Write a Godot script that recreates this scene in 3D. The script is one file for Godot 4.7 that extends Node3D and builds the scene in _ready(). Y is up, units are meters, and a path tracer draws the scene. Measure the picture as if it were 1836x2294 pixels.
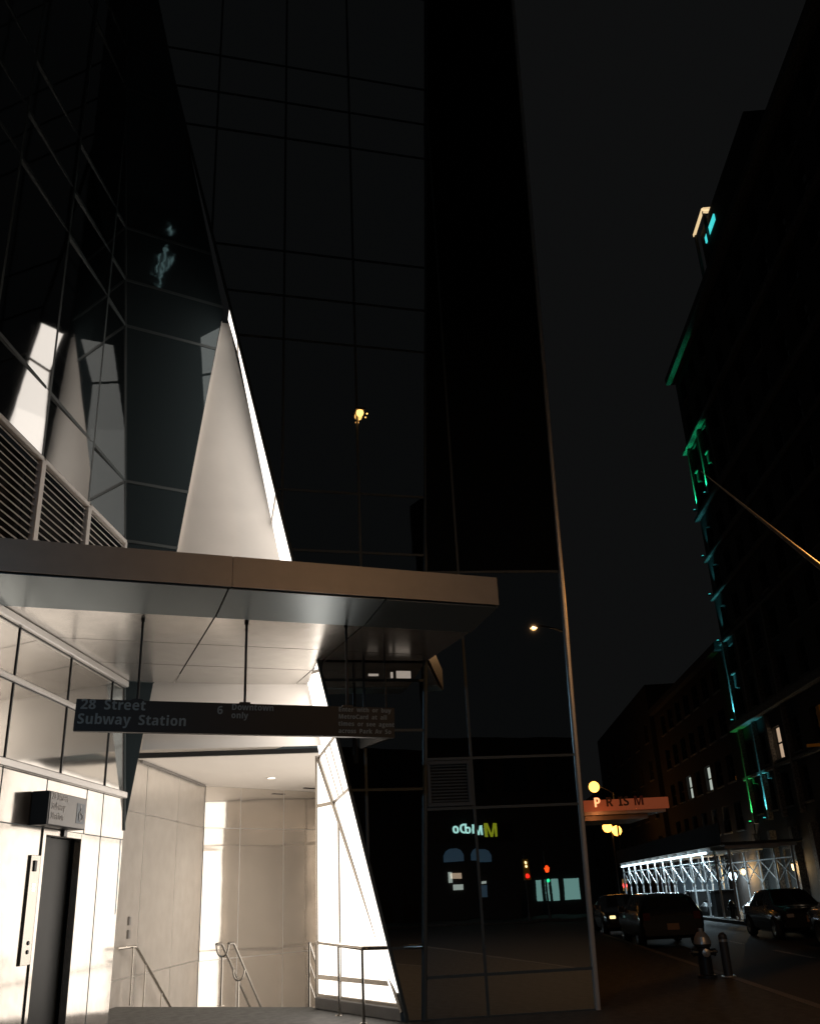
extends Node3D
# Night view of a glass tower with a subway entrance under a canopy, a side street beyond it.
# World: camera near the origin on the pavement, y up, metres.
# Street frame: SU across the street (to the right), SV along the street (away from the camera).

const SU := Vector3(0.99893, 0, 0.0462)
const SV := Vector3(0.0462, 0, -0.99893)
const UP := Vector3(0, 1, 0)

var base_of := {}
var used := {}
var M := {}
var rng := RandomNumberGenerator.new()

# ---------------------------------------------------------------- mesh builder
class MB:
	var v := PackedVector3Array()
	var n := PackedVector3Array()

	func tri(a: Vector3, b: Vector3, c: Vector3, na: Vector3, nb: Vector3, nc: Vector3) -> void:
		if (b - a).cross(c - a).dot(na + nb + nc) > 0.0:
			v.append_array([a, c, b])
			n.append_array([na, nc, nb])
		else:
			v.append_array([a, b, c])
			n.append_array([na, nb, nc])

	func flat(a: Vector3, b: Vector3, c: Vector3, out: Vector3) -> void:
		var k := (b - a).cross(c - a)
		if k.length() < 1e-9:
			return
		k = k.normalized()
		if k.dot(out) < 0.0:
			k = -k
		tri(a, b, c, k, k, k)

	func quad(a: Vector3, b: Vector3, c: Vector3, d: Vector3, out: Vector3) -> void:
		flat(a, b, c, out)
		flat(a, c, d, out)

	# box with chamfered long edges; centre, half-size along its own axes
	func box(c: Vector3, h: Vector3, bas := Basis(), ch := 0.0) -> void:
		if ch > 0.0:
			var poly := PackedVector2Array([Vector2(-h.x + ch, -h.y), Vector2(h.x - ch, -h.y), Vector2(h.x, -h.y + ch), Vector2(h.x, h.y - ch), Vector2(h.x - ch, h.y), Vector2(-h.x + ch, h.y), Vector2(-h.x, h.y - ch), Vector2(-h.x, -h.y + ch)])
			prism(poly, c, bas.x, bas.y, bas.z, h.z, -h.z)
			return
		for ax in 3:
			for s in [-1.0, 1.0]:
				var o: Vector3 = bas[ax] * s
				var p: Vector3 = bas[(ax + 1) % 3] * h[(ax + 1) % 3]
				var q: Vector3 = bas[(ax + 2) % 3] * h[(ax + 2) % 3]
				var m: Vector3 = c + o * h[ax]
				quad(m - p - q, m + p - q, m + p + q, m - p + q, o)

	# planar polygon (u,v) on O,U,V pushed from +f to b along N
	func prism(poly: PackedVector2Array, O: Vector3, U: Vector3, V: Vector3, N: Vector3, f: float, b: float) -> void:
		var idx := Geometry2D.triangulate_polygon(poly)
		var mid := Vector2.ZERO
		for p in poly:
			mid += p / poly.size()
		for i in range(0, idx.size(), 3):
			var a := poly[idx[i]]
			var bb := poly[idx[i + 1]]
			var c := poly[idx[i + 2]]
			var A := O + U * a.x + V * a.y
			var B := O + U * bb.x + V * bb.y
			var C := O + U * c.x + V * c.y
			flat(A + N * f, B + N * f, C + N * f, N)
			flat(A + N * b, B + N * b, C + N * b, -N)
		var area := 0.0
		for i in poly.size():
			var a := poly[i]
			var c := poly[(i + 1) % poly.size()]
			area += a.cross(c)
		var s := 1.0 if area > 0 else -1.0
		for i in poly.size():
			var a := poly[i]
			var c := poly[(i + 1) % poly.size()]
			var e := (c - a)
			var o2 := Vector2(e.y, -e.x) * s
			var A := O + U * a.x + V * a.y
			var C := O + U * c.x + V * c.y
			quad(A + N * f, C + N * f, C + N * b, A + N * b, U * o2.x + V * o2.y)

	# bar with a rectangular section between two points; w across, d along the given normal
	func bar(a: Vector3, b: Vector3, w: float, d: float, nrm: Vector3, ch := 0.0) -> void:
		var z := (b - a).normalized()
		var x := nrm.cross(z).normalized()
		var y := z.cross(x).normalized()
		box((a + b) / 2.0, Vector3(w / 2, d / 2, (b - a).length() / 2), Basis(x, y, z), ch)

	func tube(pts: PackedVector3Array, r: float, seg := 10, r2 := -1.0) -> void:
		var rings: Array = []
		var ref := Vector3(0.123, 0.961, 0.247).normalized()
		for i in pts.size():
			var dir: Vector3
			if i == 0:
				dir = pts[1] - pts[0]
			elif i == pts.size() - 1:
				dir = pts[i] - pts[i - 1]
			else:
				dir = (pts[i] - pts[i - 1]).normalized() + (pts[i + 1] - pts[i]).normalized()
			dir = dir.normalized()
			if absf(dir.dot(ref)) > 0.95:
				ref = Vector3(0.9, 0.1, 0.3).normalized()
			var x := dir.cross(ref).normalized()
			var y := dir.cross(x).normalized()
			ref = y if absf(dir.dot(y)) < 0.5 else ref
			var k := r if r2 < 0 else lerpf(r, r2, float(i) / (pts.size() - 1))
			var ring: Array = []
			for s in seg:
				var t := TAU * s / seg
				ring.append([pts[i] + (x * cos(t) + y * sin(t)) * k, x * cos(t) + y * sin(t)])
			rings.append(ring)
		for i in rings.size() - 1:
			# match the rings so that the tube does not twist
			var best := 0
			var bd := 1e9
			for k in seg:
				var dd: float = (rings[i + 1][k][1] as Vector3).distance_to(rings[i][0][1])
				if dd < bd:
					bd = dd
					best = k
			var fwd: float = (rings[i + 1][(best + 1) % seg][1] as Vector3).distance_to(rings[i][1][1])
			var bwd: float = (rings[i + 1][(best - 1 + seg) % seg][1] as Vector3).distance_to(rings[i][1][1])
			var nr: Array = []
			for k in seg:
				nr.append(rings[i + 1][(best + (k if fwd <= bwd else -k) + seg) % seg])
			rings[i + 1] = nr
			for s in seg:
				var a = rings[i][s]
				var b = rings[i][(s + 1) % seg]
				var c = rings[i + 1][(s + 1) % seg]
				var d = rings[i + 1][s]
				tri(a[0], b[0], c[0], a[1], b[1], c[1])
				tri(a[0], c[0], d[0], a[1], c[1], d[1])
		for e in [0, pts.size() - 1]:
			var out: Vector3 = (pts[0] - pts[1]) if e == 0 else (pts[e] - pts[e - 1])
			for s in seg:
				flat(pts[e], rings[e][s][0], rings[e][(s + 1) % seg][0], out)

	# profile of (radius, height) turned round an axis
	func lathe(prof: Array, O: Vector3, seg := 20, ax := Vector3(0, 1, 0)) -> void:
		var x := ax.cross(Vector3(0.31, 0.2, 0.93)).normalized()
		var y := ax.cross(x).normalized()
		for i in prof.size() - 1:
			var p: Vector2 = prof[i]
			var q: Vector2 = prof[i + 1]
			var e := q - p
			var nn := Vector2(e.y, -e.x).normalized()
			for s in seg:
				var t := TAU * s / seg
				var t2 := TAU * (s + 1) / seg
				var d1 := x * cos(t) + y * sin(t)
				var d2 := x * cos(t2) + y * sin(t2)
				var n1 := d1 * nn.x + ax * nn.y
				var n2 := d2 * nn.x + ax * nn.y
				var a := O + d1 * p.x + ax * p.y
				var b := O + d2 * p.x + ax * p.y
				var c := O + d2 * q.x + ax * q.y
				var d := O + d1 * q.x + ax * q.y
				if p.x > 1e-5:
					tri(a, b, c, n1, n2, n2)
				if q.x > 1e-5:
					tri(a, c, d, n1, n2, n1)

	func mesh() -> ArrayMesh:
		var arr := []
		arr.resize(Mesh.ARRAY_MAX)
		arr[Mesh.ARRAY_VERTEX] = v
		arr[Mesh.ARRAY_NORMAL] = n
		var m := ArrayMesh.new()
		m.add_surface_from_arrays(Mesh.PRIMITIVE_TRIANGLES, arr)
		return m

# ---------------------------------------------------------------- naming helpers
func numbered(called: String) -> String:
	if not used.has(called):
		used[called] = 0
		return called
	used[called] += 1
	return "%s_%03d" % [called, used[called]]

func thing(called: String, label: String, category: String, at := Vector3.ZERO, group := "") -> Node3D:
	var o := Node3D.new()
	o.name = numbered(called)
	add_child(o)
	o.position = at
	o.set_meta("label", label)
	o.set_meta("category", category)
	if group:
		o.set_meta("group", group)
	base_of[o] = at
	return o

# a mesh given in world coordinates, as a part of a thing (or of a part)
func part(parent: Node3D, called: String, mb: MB, mat: Material, label := "") -> MeshInstance3D:
	var o := MeshInstance3D.new()
	o.name = called
	if mb and mb.v.size():
		o.mesh = mb.mesh()
		o.material_override = mat
	parent.add_child(o, true)
	if base_of.has(parent):
		o.position = -base_of[parent]
	if label:
		o.set_meta("label", label)
	return o

# an empty part that only holds sub-parts
func holder(parent: Node3D, called: String, label := "") -> Node3D:
	var o := Node3D.new()
	o.name = called
	parent.add_child(o, true)
	if base_of.has(parent):
		o.position = -base_of[parent]
	if label:
		o.set_meta("label", label)
	return o

func struct(called: String, mb: MB, mat: Material) -> MeshInstance3D:
	var o := MeshInstance3D.new()
	o.name = numbered(called)
	o.mesh = mb.mesh()
	o.material_override = mat
	o.set_meta("kind", "structure")
	add_child(o)
	return o

func lamp(parent: Node3D, at: Vector3, color: Color, energy: float, size := 0.08) -> void:
	var l := OmniLight3D.new()
	l.name = "lamp_glow"
	l.light_color = color
	l.light_energy = energy
	l.light_size = size
	l.omni_range = 80.0
	l.omni_attenuation = 2.0
	l.shadow_enabled = true
	parent.add_child(l, true)
	l.position = at - (base_of[parent] if base_of.has(parent) else Vector3.ZERO)

func area_light(parent: Node3D, at: Vector3, x: Vector3, y: Vector3, n: Vector3, w: float, h: float, color: Color, energy: float) -> void:
	var l := AreaLight3D.new()
	l.name = "panel_glow"
	l.light_color = color
	l.light_energy = energy
	l.area_normalize_energy = false
	l.area_size = Vector2(w, h)
	l.area_range = 60.0
	l.shadow_enabled = true
	parent.add_child(l, true)
	var z := -n
	var yy := z.cross(x).normalized()
	l.transform = Transform3D(Basis(x, yy, z), at - (base_of[parent] if base_of.has(parent) else Vector3.ZERO))

func st(u: float, y: float, v: float) -> Vector3:
	return SU * u + SV * v + UP * y

func lin(r: float, g: float, b: float) -> Color:
	return Color(r, g, b).linear_to_srgb()

# ---------------------------------------------------------------- materials
func noise_tex(freq: float, seed_: int, size: int, lo: Color, hi: Color, kind := 0, oct := 4) -> NoiseTexture2D:
	var f := FastNoiseLite.new()
	f.seed = seed_
	f.frequency = freq
	f.noise_type = FastNoiseLite.TYPE_SIMPLEX_SMOOTH if kind == 0 else FastNoiseLite.TYPE_VALUE
	f.fractal_octaves = oct
	var t := NoiseTexture2D.new()
	t.width = size
	t.height = size
	t.seamless = true
	t.noise = f
	var g := Gradient.new()
	g.set_color(0, lo)
	g.set_color(1, hi)
	t.color_ramp = g
	return t

func mat(called: String, c: Color, rough: float, metal := 0.0) -> StandardMaterial3D:
	var m := StandardMaterial3D.new()
	m.resource_name = called
	m.albedo_color = c
	m.roughness = rough
	m.metallic = metal
	M[called] = m
	return m

func tex(m: StandardMaterial3D, scale: float) -> void:
	m.uv1_triplanar = true
	m.uv1_world_triplanar = true
	m.uv1_scale = Vector3.ONE * scale

func glow(called: String, c: Color, energy: float, base := Color(0.8, 0.8, 0.8)) -> StandardMaterial3D:
	var m := mat(called, base, 0.35)
	m.emission_enabled = true
	m.emission = c
	m.emission_energy_multiplier = energy
	return m

func materials() -> void:
	var blotch := noise_tex(0.012, 3, 512, Color(0.93, 0.93, 0.93), Color(1, 1, 1))
	var fine := noise_tex(0.2, 5, 512, Color(0.45, 0.45, 0.45), Color(1, 1, 1), 1, 3)
	var wavy := noise_tex(0.006, 11, 512, Color(0, 0, 0), Color(1, 1, 1), 0, 2)
	var smudge := noise_tex(0.03, 21, 512, Color(0.35, 0.35, 0.35), Color(1, 1, 1), 0, 5)
	var m := mat("dark_glass", lin(0.6, 0.63, 0.64), 0.006, 1.0)
	m.heightmap_enabled = true
	m.heightmap_texture = wavy
	m.heightmap_scale = 0.025
	tex(m, 0.35)
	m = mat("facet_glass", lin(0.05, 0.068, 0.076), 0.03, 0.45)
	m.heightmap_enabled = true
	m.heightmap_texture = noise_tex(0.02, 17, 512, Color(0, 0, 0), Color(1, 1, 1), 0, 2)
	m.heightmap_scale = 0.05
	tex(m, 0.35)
	m = mat("mirror_glass", lin(0.36, 0.36, 0.36), 0.04, 1.0)
	m.heightmap_enabled = true
	m.heightmap_texture = wavy
	m.heightmap_scale = 0.05
	tex(m, 0.3)
	m = mat("steel_mirror", lin(0.56, 0.535, 0.5), 0.08, 0.9)
	m.heightmap_enabled = true
	m.heightmap_texture = wavy
	m.heightmap_scale = 0.12
	tex(m, 0.3)
	m = mat("steel_satin", lin(0.66, 0.615, 0.565), 0.13, 0.85)
	m.albedo_texture = blotch
	m.roughness_texture = noise_tex(0.02, 23, 512, Color(0.7, 0.7, 0.7), Color(1, 1, 1), 0, 4)
	m.heightmap_enabled = true
	m.heightmap_texture = wavy
	m.heightmap_scale = 0.06
	tex(m, 0.55)
	m = mat("steel_wall", lin(0.8, 0.75, 0.69), 0.1, 0.5)
	m.albedo_texture = blotch
	m.heightmap_enabled = true
	m.heightmap_texture = wavy
	m.heightmap_scale = 0.3
	tex(m, 0.32)
	m = mat("back_steel", lin(0.72, 0.67, 0.61), 0.06, 0.8)
	m.heightmap_enabled = true
	m.heightmap_texture = wavy
	m.heightmap_scale = 0.5
	tex(m, 0.3)
	m.uv1_scale = Vector3(0.09, 0.5, 0.09)
	m = mat("steel_tube", lin(0.42, 0.39, 0.35), 0.25, 1.0)
	m = mat("mullion", lin(0.055, 0.07, 0.075), 0.5, 0.1)
	m = mat("grille", lin(0.07, 0.08, 0.085), 0.6)
	m = mat("trim", lin(0.6, 0.58, 0.56), 0.35, 0.5)
	m = mat("louver", lin(0.72, 0.69, 0.66), 0.4, 0.2)
	m = mat("dark_panel", lin(0.01, 0.012, 0.013), 0.85)
	m.metallic_specular = 0.15
	m = mat("void", lin(0.012, 0.013, 0.014), 0.8)
	m = mat("soffit", lin(0.62, 0.595, 0.565), 0.27, 0.75)
	m.albedo_texture = blotch
	m.roughness_texture = noise_tex(0.02, 31, 256, Color(0.8, 0.8, 0.8), Color(1, 1, 1))
	tex(m, 0.4)
	m = mat("edge_panel", lin(0.22, 0.27, 0.295), 0.32, 0.5)
	m = mat("fascia", lin(0.46, 0.42, 0.37), 0.42, 0.25)
	m.albedo_texture = blotch
	tex(m, 0.5)
	m = mat("cream_panel", lin(0.86, 0.82, 0.775), 0.45)
	m.albedo_texture = noise_tex(0.008, 41, 256, Color(0.93, 0.93, 0.93), Color(1, 1, 1))
	tex(m, 0.3)
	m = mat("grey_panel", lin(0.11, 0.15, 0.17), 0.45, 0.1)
	m = mat("white_ceiling", lin(0.72, 0.68, 0.63), 0.6)
	m = mat("black_metal", lin(0.012, 0.013, 0.014), 0.45, 0.2)
	m = mat("sign_black", lin(0.006, 0.008, 0.009), 0.5)
	m = mat("sign_grey", lin(0.2, 0.19, 0.185), 0.35)
	m = mat("sign_white", lin(0.24, 0.31, 0.34), 0.5)
	m = mat("sign_pale", lin(0.5, 0.48, 0.47), 0.5)
	m = mat("sign_blue", lin(0.14, 0.17, 0.2), 0.5)
	m = mat("door_glass", lin(0.02, 0.022, 0.022), 0.45, 0.0)
	m.metallic_specular = 0.3
	m = mat("plinth", lin(0.2, 0.19, 0.18), 0.5)
	m.albedo_texture = blotch
	tex(m, 1.0)
	# pavements
	m = mat("pavement", lin(0.15, 0.15, 0.14), 0.72)
	m.albedo_texture = fine
	m.heightmap_enabled = true
	m.heightmap_texture = fine
	m.heightmap_scale = 0.12
	m.detail_enabled = true
	m.detail_albedo = noise_tex(0.01, 61, 512, Color(0.55, 0.55, 0.55), Color(1, 1, 1))
	m.detail_blend_mode = BaseMaterial3D.BLEND_MODE_MUL
	tex(m, 0.9)
	m = mat("asphalt", lin(0.05, 0.05, 0.05), 0.75)
	m.albedo_texture = fine
	m.heightmap_enabled = true
	m.heightmap_texture = fine
	m.heightmap_scale = 0.3
	tex(m, 0.6)
	m = mat("kerb", lin(0.22, 0.21, 0.2), 0.7)
	m.albedo_texture = fine
	tex(m, 0.7)
	m = mat("road_paint", lin(0.5, 0.5, 0.47), 0.7)
	m.albedo_texture = smudge
	tex(m, 0.8)
	# buildings across the street
	m = mat("stone", lin(0.11, 0.107, 0.1), 0.85)
	m.albedo_texture = fine
	tex(m, 0.5)
	m = mat("stone_pale", lin(0.36, 0.34, 0.31), 0.75)
	m.albedo_texture = smudge
	tex(m, 0.5)
	m = mat("brick_dark", lin(0.075, 0.065, 0.06), 0.9)
	m.albedo_texture = fine
	tex(m, 0.8)
	m = mat("window_dark", lin(0.02, 0.022, 0.024), 0.08)
	m = mat("wood_blue", lin(0.12, 0.16, 0.19), 0.7)
	m.albedo_texture = fine
	tex(m, 0.5)
	m = mat("galvanised", lin(0.5, 0.52, 0.53), 0.5, 0.3)
	m = mat("pole_steel", lin(0.06, 0.06, 0.06), 0.5, 0.3)
	m = mat("signal_yellow", lin(0.55, 0.33, 0.03), 0.5)
	m = mat("hydrant_black", lin(0.016, 0.016, 0.017), 0.35)
	m = mat("hydrant_silver", lin(0.5, 0.48, 0.45), 0.35, 0.7)
	m = mat("rubber", lin(0.012, 0.012, 0.012), 0.75)
	m = mat("rim", lin(0.3, 0.3, 0.3), 0.35, 0.9)
	for c in [["car_black", lin(0.004, 0.004, 0.005)], ["car_grey", lin(0.015, 0.017, 0.019)], ["car_navy", lin(0.012, 0.015, 0.02)], ["car_olive", lin(0.03, 0.03, 0.022)]]:
		m = mat(c[0], c[1], 0.25, 0.2)
		m.clearcoat_enabled = true
		m.clearcoat = 1.0
		m.clearcoat_roughness = 0.04
	m = mat("car_glass", lin(0.01, 0.011, 0.012), 0.05)
	m = mat("plate", lin(0.2, 0.12, 0.06), 0.5)
	m = mat("lens_red", lin(0.06, 0.004, 0.004), 0.2)
	m = mat("lens_clear", lin(0.4, 0.4, 0.4), 0.12, 0.3)
	m = mat("bag_black", lin(0.012, 0.012, 0.012), 0.4)
	m = mat("awning", lin(0.03, 0.1, 0.14), 0.7)
	# glowing things
	glow("light_panel", Color(1.0, 0.96, 0.915), 2.0)
	glow("downlight", Color(1.0, 0.96, 0.9), 6.0)
	glow("sodium", Color(1.0, 0.72, 0.36), 9.0)
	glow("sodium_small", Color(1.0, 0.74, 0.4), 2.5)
	glow("sodium_far", Color(1.0, 0.66, 0.28), 5.0)
	glow("cool_lamp", Color(0.8, 0.93, 1.0), 6.0)
	glow("tube", Color(0.86, 0.96, 1.0), 5.0)
	glow("red_light", Color(1.0, 0.12, 0.06), 2.5)
	glow("orange_hand", Color(1.0, 0.28, 0.04), 2.5)
	glow("green_light", Color(0.1, 0.9, 0.6), 2.0)
	glow("green_lamp", Color(0.1, 0.95, 0.5), 1.6)
	glow("cyan_lamp", Color(0.3, 0.95, 0.95), 0.8)
	glow("warm_white", Color(1.0, 0.85, 0.6), 3.0)
	glow("cream_line", Color(1.0, 0.87, 0.66), 0.85)
	glow("window_white", Color(0.88, 0.93, 0.88), 0.5)
	glow("window_warm", Color(1.0, 0.86, 0.72), 0.45)
	glow("window_slot", Color(1.0, 0.93, 0.86), 0.3)
	glow("window_teal", Color(0.62, 0.86, 0.82), 0.45)
	glow("window_strip", Color(0.85, 1.0, 0.98), 2.4)
	glow("window_blue", Color(0.1, 0.3, 0.4), 0.3)
	glow("letter_white", Color(0.75, 1.0, 0.95), 1.0)
	glow("letter_yellow", Color(0.85, 0.9, 0.1), 0.32)
	glow("neon_orange", Color(1.0, 0.62, 0.42), 1.8)
	glow("prism_band", Color(1.0, 0.5, 0.32), 0.11, Color(0.5, 0.3, 0.22))
	mat("letter_maroon", lin(0.10, 0.006, 0.006), 0.5)
	mat("letter_brown", lin(0.03, 0.012, 0.01), 0.5)
	glow("display", Color(1.0, 1.0, 1.0), 1.6)
	glow("headlight", Color(1.0, 0.88, 0.62), 1.6)

# ---------------------------------------------------------------- facade: panes, mullions
# outline is in (u, v) on O + U*u + V*v; us and vs are the mullion lines
func facade(parent: Node3D, O: Vector3, U: Vector3, V: Vector3, outline: PackedVector2Array, us: Array, vs: Array, pm: Material, mm: Material, mw := 0.05, proud := 0.012, thick := 0.03, tilt := 0.0016, called := "glass_pane", skip := Rect2(), yaw := 0.0) -> void:
	var N := U.cross(V).normalized()
	var g := 0.008
	for i in us.size() - 1:
		for j in vs.size() - 1:
			var r := PackedVector2Array([Vector2(us[i] + g, vs[j] + g), Vector2(us[i + 1] - g, vs[j] + g), Vector2(us[i + 1] - g, vs[j + 1] - g), Vector2(us[i] + g, vs[j + 1] - g)])
			if skip.size.x > 0 and skip.has_point((r[0] + r[2]) / 2.0):
				continue
			for p in Geometry2D.intersect_polygons(r, outline):
				var mid := Vector2.ZERO
				for q in p:
					mid += q / p.size()
				if p.size() < 3:
					continue
				# every pane sits a hair out of true, as real ones do
				var n2 := (N + U * (yaw + rng.randf_range(-tilt, tilt)) + V * rng.randf_range(-tilt, tilt)).normalized()
				var u2 := (U - n2 * U.dot(n2)).normalized()
				var v2 := n2.cross(u2)
				var loc := PackedVector2Array()
				for q in p:
					loc.append(q - mid)
				var mb := MB.new()
				mb.prism(loc, O + U * mid.x + V * mid.y, u2, v2, n2, 0.0, -thick)
				part(parent, called, mb, pm)
	if mw <= 0:
		return
	var lo := Vector2(1e9, 1e9)
	var hi := -lo
	for q in outline:
		lo = lo.min(q)
		hi = hi.max(q)
	for j in vs.size():
		var r := PackedVector2Array([Vector2(lo.x, vs[j] - mw / 2), Vector2(hi.x, vs[j] - mw / 2), Vector2(hi.x, vs[j] + mw / 2), Vector2(lo.x, vs[j] + mw / 2)])
		for p in Geometry2D.intersect_polygons(r, outline):
			if skip.size.x > 0 and vs[j] > skip.position.y and vs[j] < skip.end.y:
				continue
			var mb := MB.new()
			mb.prism(p, O, U, V, N, proud, -thick - 0.02)
			part(parent, "transom", mb, mm)
	for i in us.size():
		var r := PackedVector2Array([Vector2(us[i] - mw / 2, lo.y), Vector2(us[i] + mw / 2, lo.y), Vector2(us[i] + mw / 2, hi.y), Vector2(us[i] - mw / 2, hi.y)])
		for p in Geometry2D.intersect_polygons(r, outline):
			if skip.size.x > 0 and us[i] > skip.position.x and us[i] < skip.end.x:
				continue
			var mb := MB.new()
			mb.prism(p, O, U, V, N, proud + 0.004, -thick - 0.024)
			part(parent, "mullion", mb, mm)

func pv(a: Array) -> PackedVector2Array:
	var p := PackedVector2Array()
	for q in a:
		p.append(Vector2(q[0], q[1]))
	return p

func plain_text(parent: Node3D, called: String, txt: String, cap: float, at: Vector3, x: Vector3, y: Vector3, m: Material, depth := 0.006, left := true) -> MeshInstance3D:
	var t := TextMesh.new()
	t.text = txt
	var f := SystemFont.new()
	f.font_names = PackedStringArray(["Droid Sans"])
	f.font_weight = 700
	t.font = f
	t.font_size = 48
	t.pixel_size = cap / (0.714 * 48.0)
	t.depth = depth
	t.curve_step = 2.0
	t.horizontal_alignment = HORIZONTAL_ALIGNMENT_LEFT if left else HORIZONTAL_ALIGNMENT_CENTER
	t.vertical_alignment = VERTICAL_ALIGNMENT_BOTTOM
	var o := MeshInstance3D.new()
	o.name = called
	o.mesh = t
	o.material_override = m
	parent.add_child(o, true)
	var z := x.cross(y)
	o.transform = Transform3D(Basis(x, y, z), at - (base_of[parent] if base_of.has(parent) else Vector3.ZERO))
	return o

# ================================================================ SCENE
func _ready() -> void:
	rng.seed = 28
	# camera: eye height 1.65, tilted up 22.6 degrees and rolled 2.77 degrees
	var cam := Camera3D.new()
	cam.name = "camera"
	cam.fov = 58.4
	cam.near = 0.05
	cam.far = 1500.0
	add_child(cam)
	cam.transform = Transform3D(Basis(Vector3.RIGHT, deg_to_rad(22.6)) * Basis(Vector3.BACK, deg_to_rad(-2.77)), Vector3(0, 1.65, 0))
	cam.current = true
	# night sky over a city, one even tone
	var sm := ProceduralSkyMaterial.new()
	var night := Color(0.055, 0.057, 0.058)
	sm.sky_top_color = night
	sm.sky_horizon_color = night
	sm.ground_horizon_color = Color(0.03, 0.03, 0.03)
	sm.ground_bottom_color = Color(0.03, 0.03, 0.03)
	var sky := Sky.new()
	sky.sky_material = sm
	var env := Environment.new()
	env.background_mode = Environment.BG_SKY
	env.sky = sky
	env.tonemap_mode = Environment.TONE_MAPPER_LINEAR
	env.tonemap_exposure = 1.0
	env.sdfgi_enabled = true
	env.ssao_enabled = true
	env.ssil_enabled = true
	var we := WorldEnvironment.new()
	we.name = "world"
	we.environment = env
	add_child(we)

	materials()
	ground()
	tower()
	stairwell()
	signs_and_rails()
	street_right()
	street_things()
	across_the_avenue()

# ---------------------------------------------------------------- ground
func ground() -> void:
	var mb := MB.new()
	var slot := pv([[-420, -420], [420, -420], [420, 420], [-1.6, 420], [-1.6, 16.4], [-2.838, 16.93], [-6.75, 18.4], [-6.75, 420], [-420, 420]])
	mb.prism(slot, UP * -0.13, SU, SV, UP, 0.0, -0.3)
	struct("road", mb, M.asphalt)
	# pavement in front of the tower, with the stair opening left out
	mb = MB.new()
	mb.prism(pv([[-40, -6], [4.45, -6], [4.45, 300], [-1.62, 300], [-1.62, 16.42], [-2.838, 16.95], [-6.74, 18.42], [-40, 18.42]]), Vector3.ZERO, SU, SV, UP, 0.0, -0.12)
	struct("pavement", mb, M.pavement)
	mb = MB.new()
	mb.prism(pv([[4.455, -6], [4.61, -6], [4.61, 300], [4.455, 300]]), Vector3.ZERO, SU, SV, UP, 0.004, -0.125)
	struct("kerb", mb, M.kerb)
	mb = MB.new()
	mb.prism(pv([[10.95, 20], [15.4, 20], [15.4, 300], [10.95, 300]]), Vector3.ZERO, SU, SV, UP, 0.0, -0.12)
	struct("far_pavement", mb, M.pavement)
	mb = MB.new()
	mb.prism(pv([[10.79, 20], [10.945, 20], [10.945, 300], [10.79, 300]]), Vector3.ZERO, SU, SV, UP, 0.004, -0.125)
	struct("far_kerb", mb, M.kerb)
	# pavement on the far side of the avenue, behind the viewer
	mb = MB.new()
	mb.prism(pv([[-30, 24], [60, 24], [60, 30], [-30, 30]]), Vector3.ZERO, Vector3.RIGHT, Vector3.BACK, UP, 0.0, -0.12)
	struct("avenue_pavement", mb, M.pavement)
	# lane line and stop line on the side street
	mb = MB.new()
	for k in 14:
		var v := 24.0 + k * 6.0
		mb.prism(pv([[7.62, v], [7.74, v], [7.74, v + 3.0], [7.62, v + 3.0]]), UP * -0.13, SU, SV, UP, 0.005, 0.001)
	mb.prism(pv([[4.9, 15.2], [10.4, 15.2], [10.4, 15.6], [4.9, 15.6]]), UP * -0.13, SU, SV, UP, 0.005, 0.001)
	struct("road_marking", mb, M.road_paint)

# ---------------------------------------------------------------- the glass tower
const A_U := -5.531
const E0 := Vector3(-4.823, 2.793, -15.437)
const E1 := Vector3(-4.921, 13.075, -13.327)
const CD := Vector3(-0.145, 0, -14.574)
const TC := Vector3(0.965926, 0, -0.258819)
const TD := Vector3(0.992546, 0, -0.121869)
const BR := Vector3(-0.375, 0, -14.512)
const BL := Vector3(-1.881, 0, -16.797)
var LIFT: Array = []

func edge_c(y: float) -> Vector3:        # leaning left edge of the corner facade
	return CD + TC * (-0.238 - 0.2405 * y) + UP * y

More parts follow.
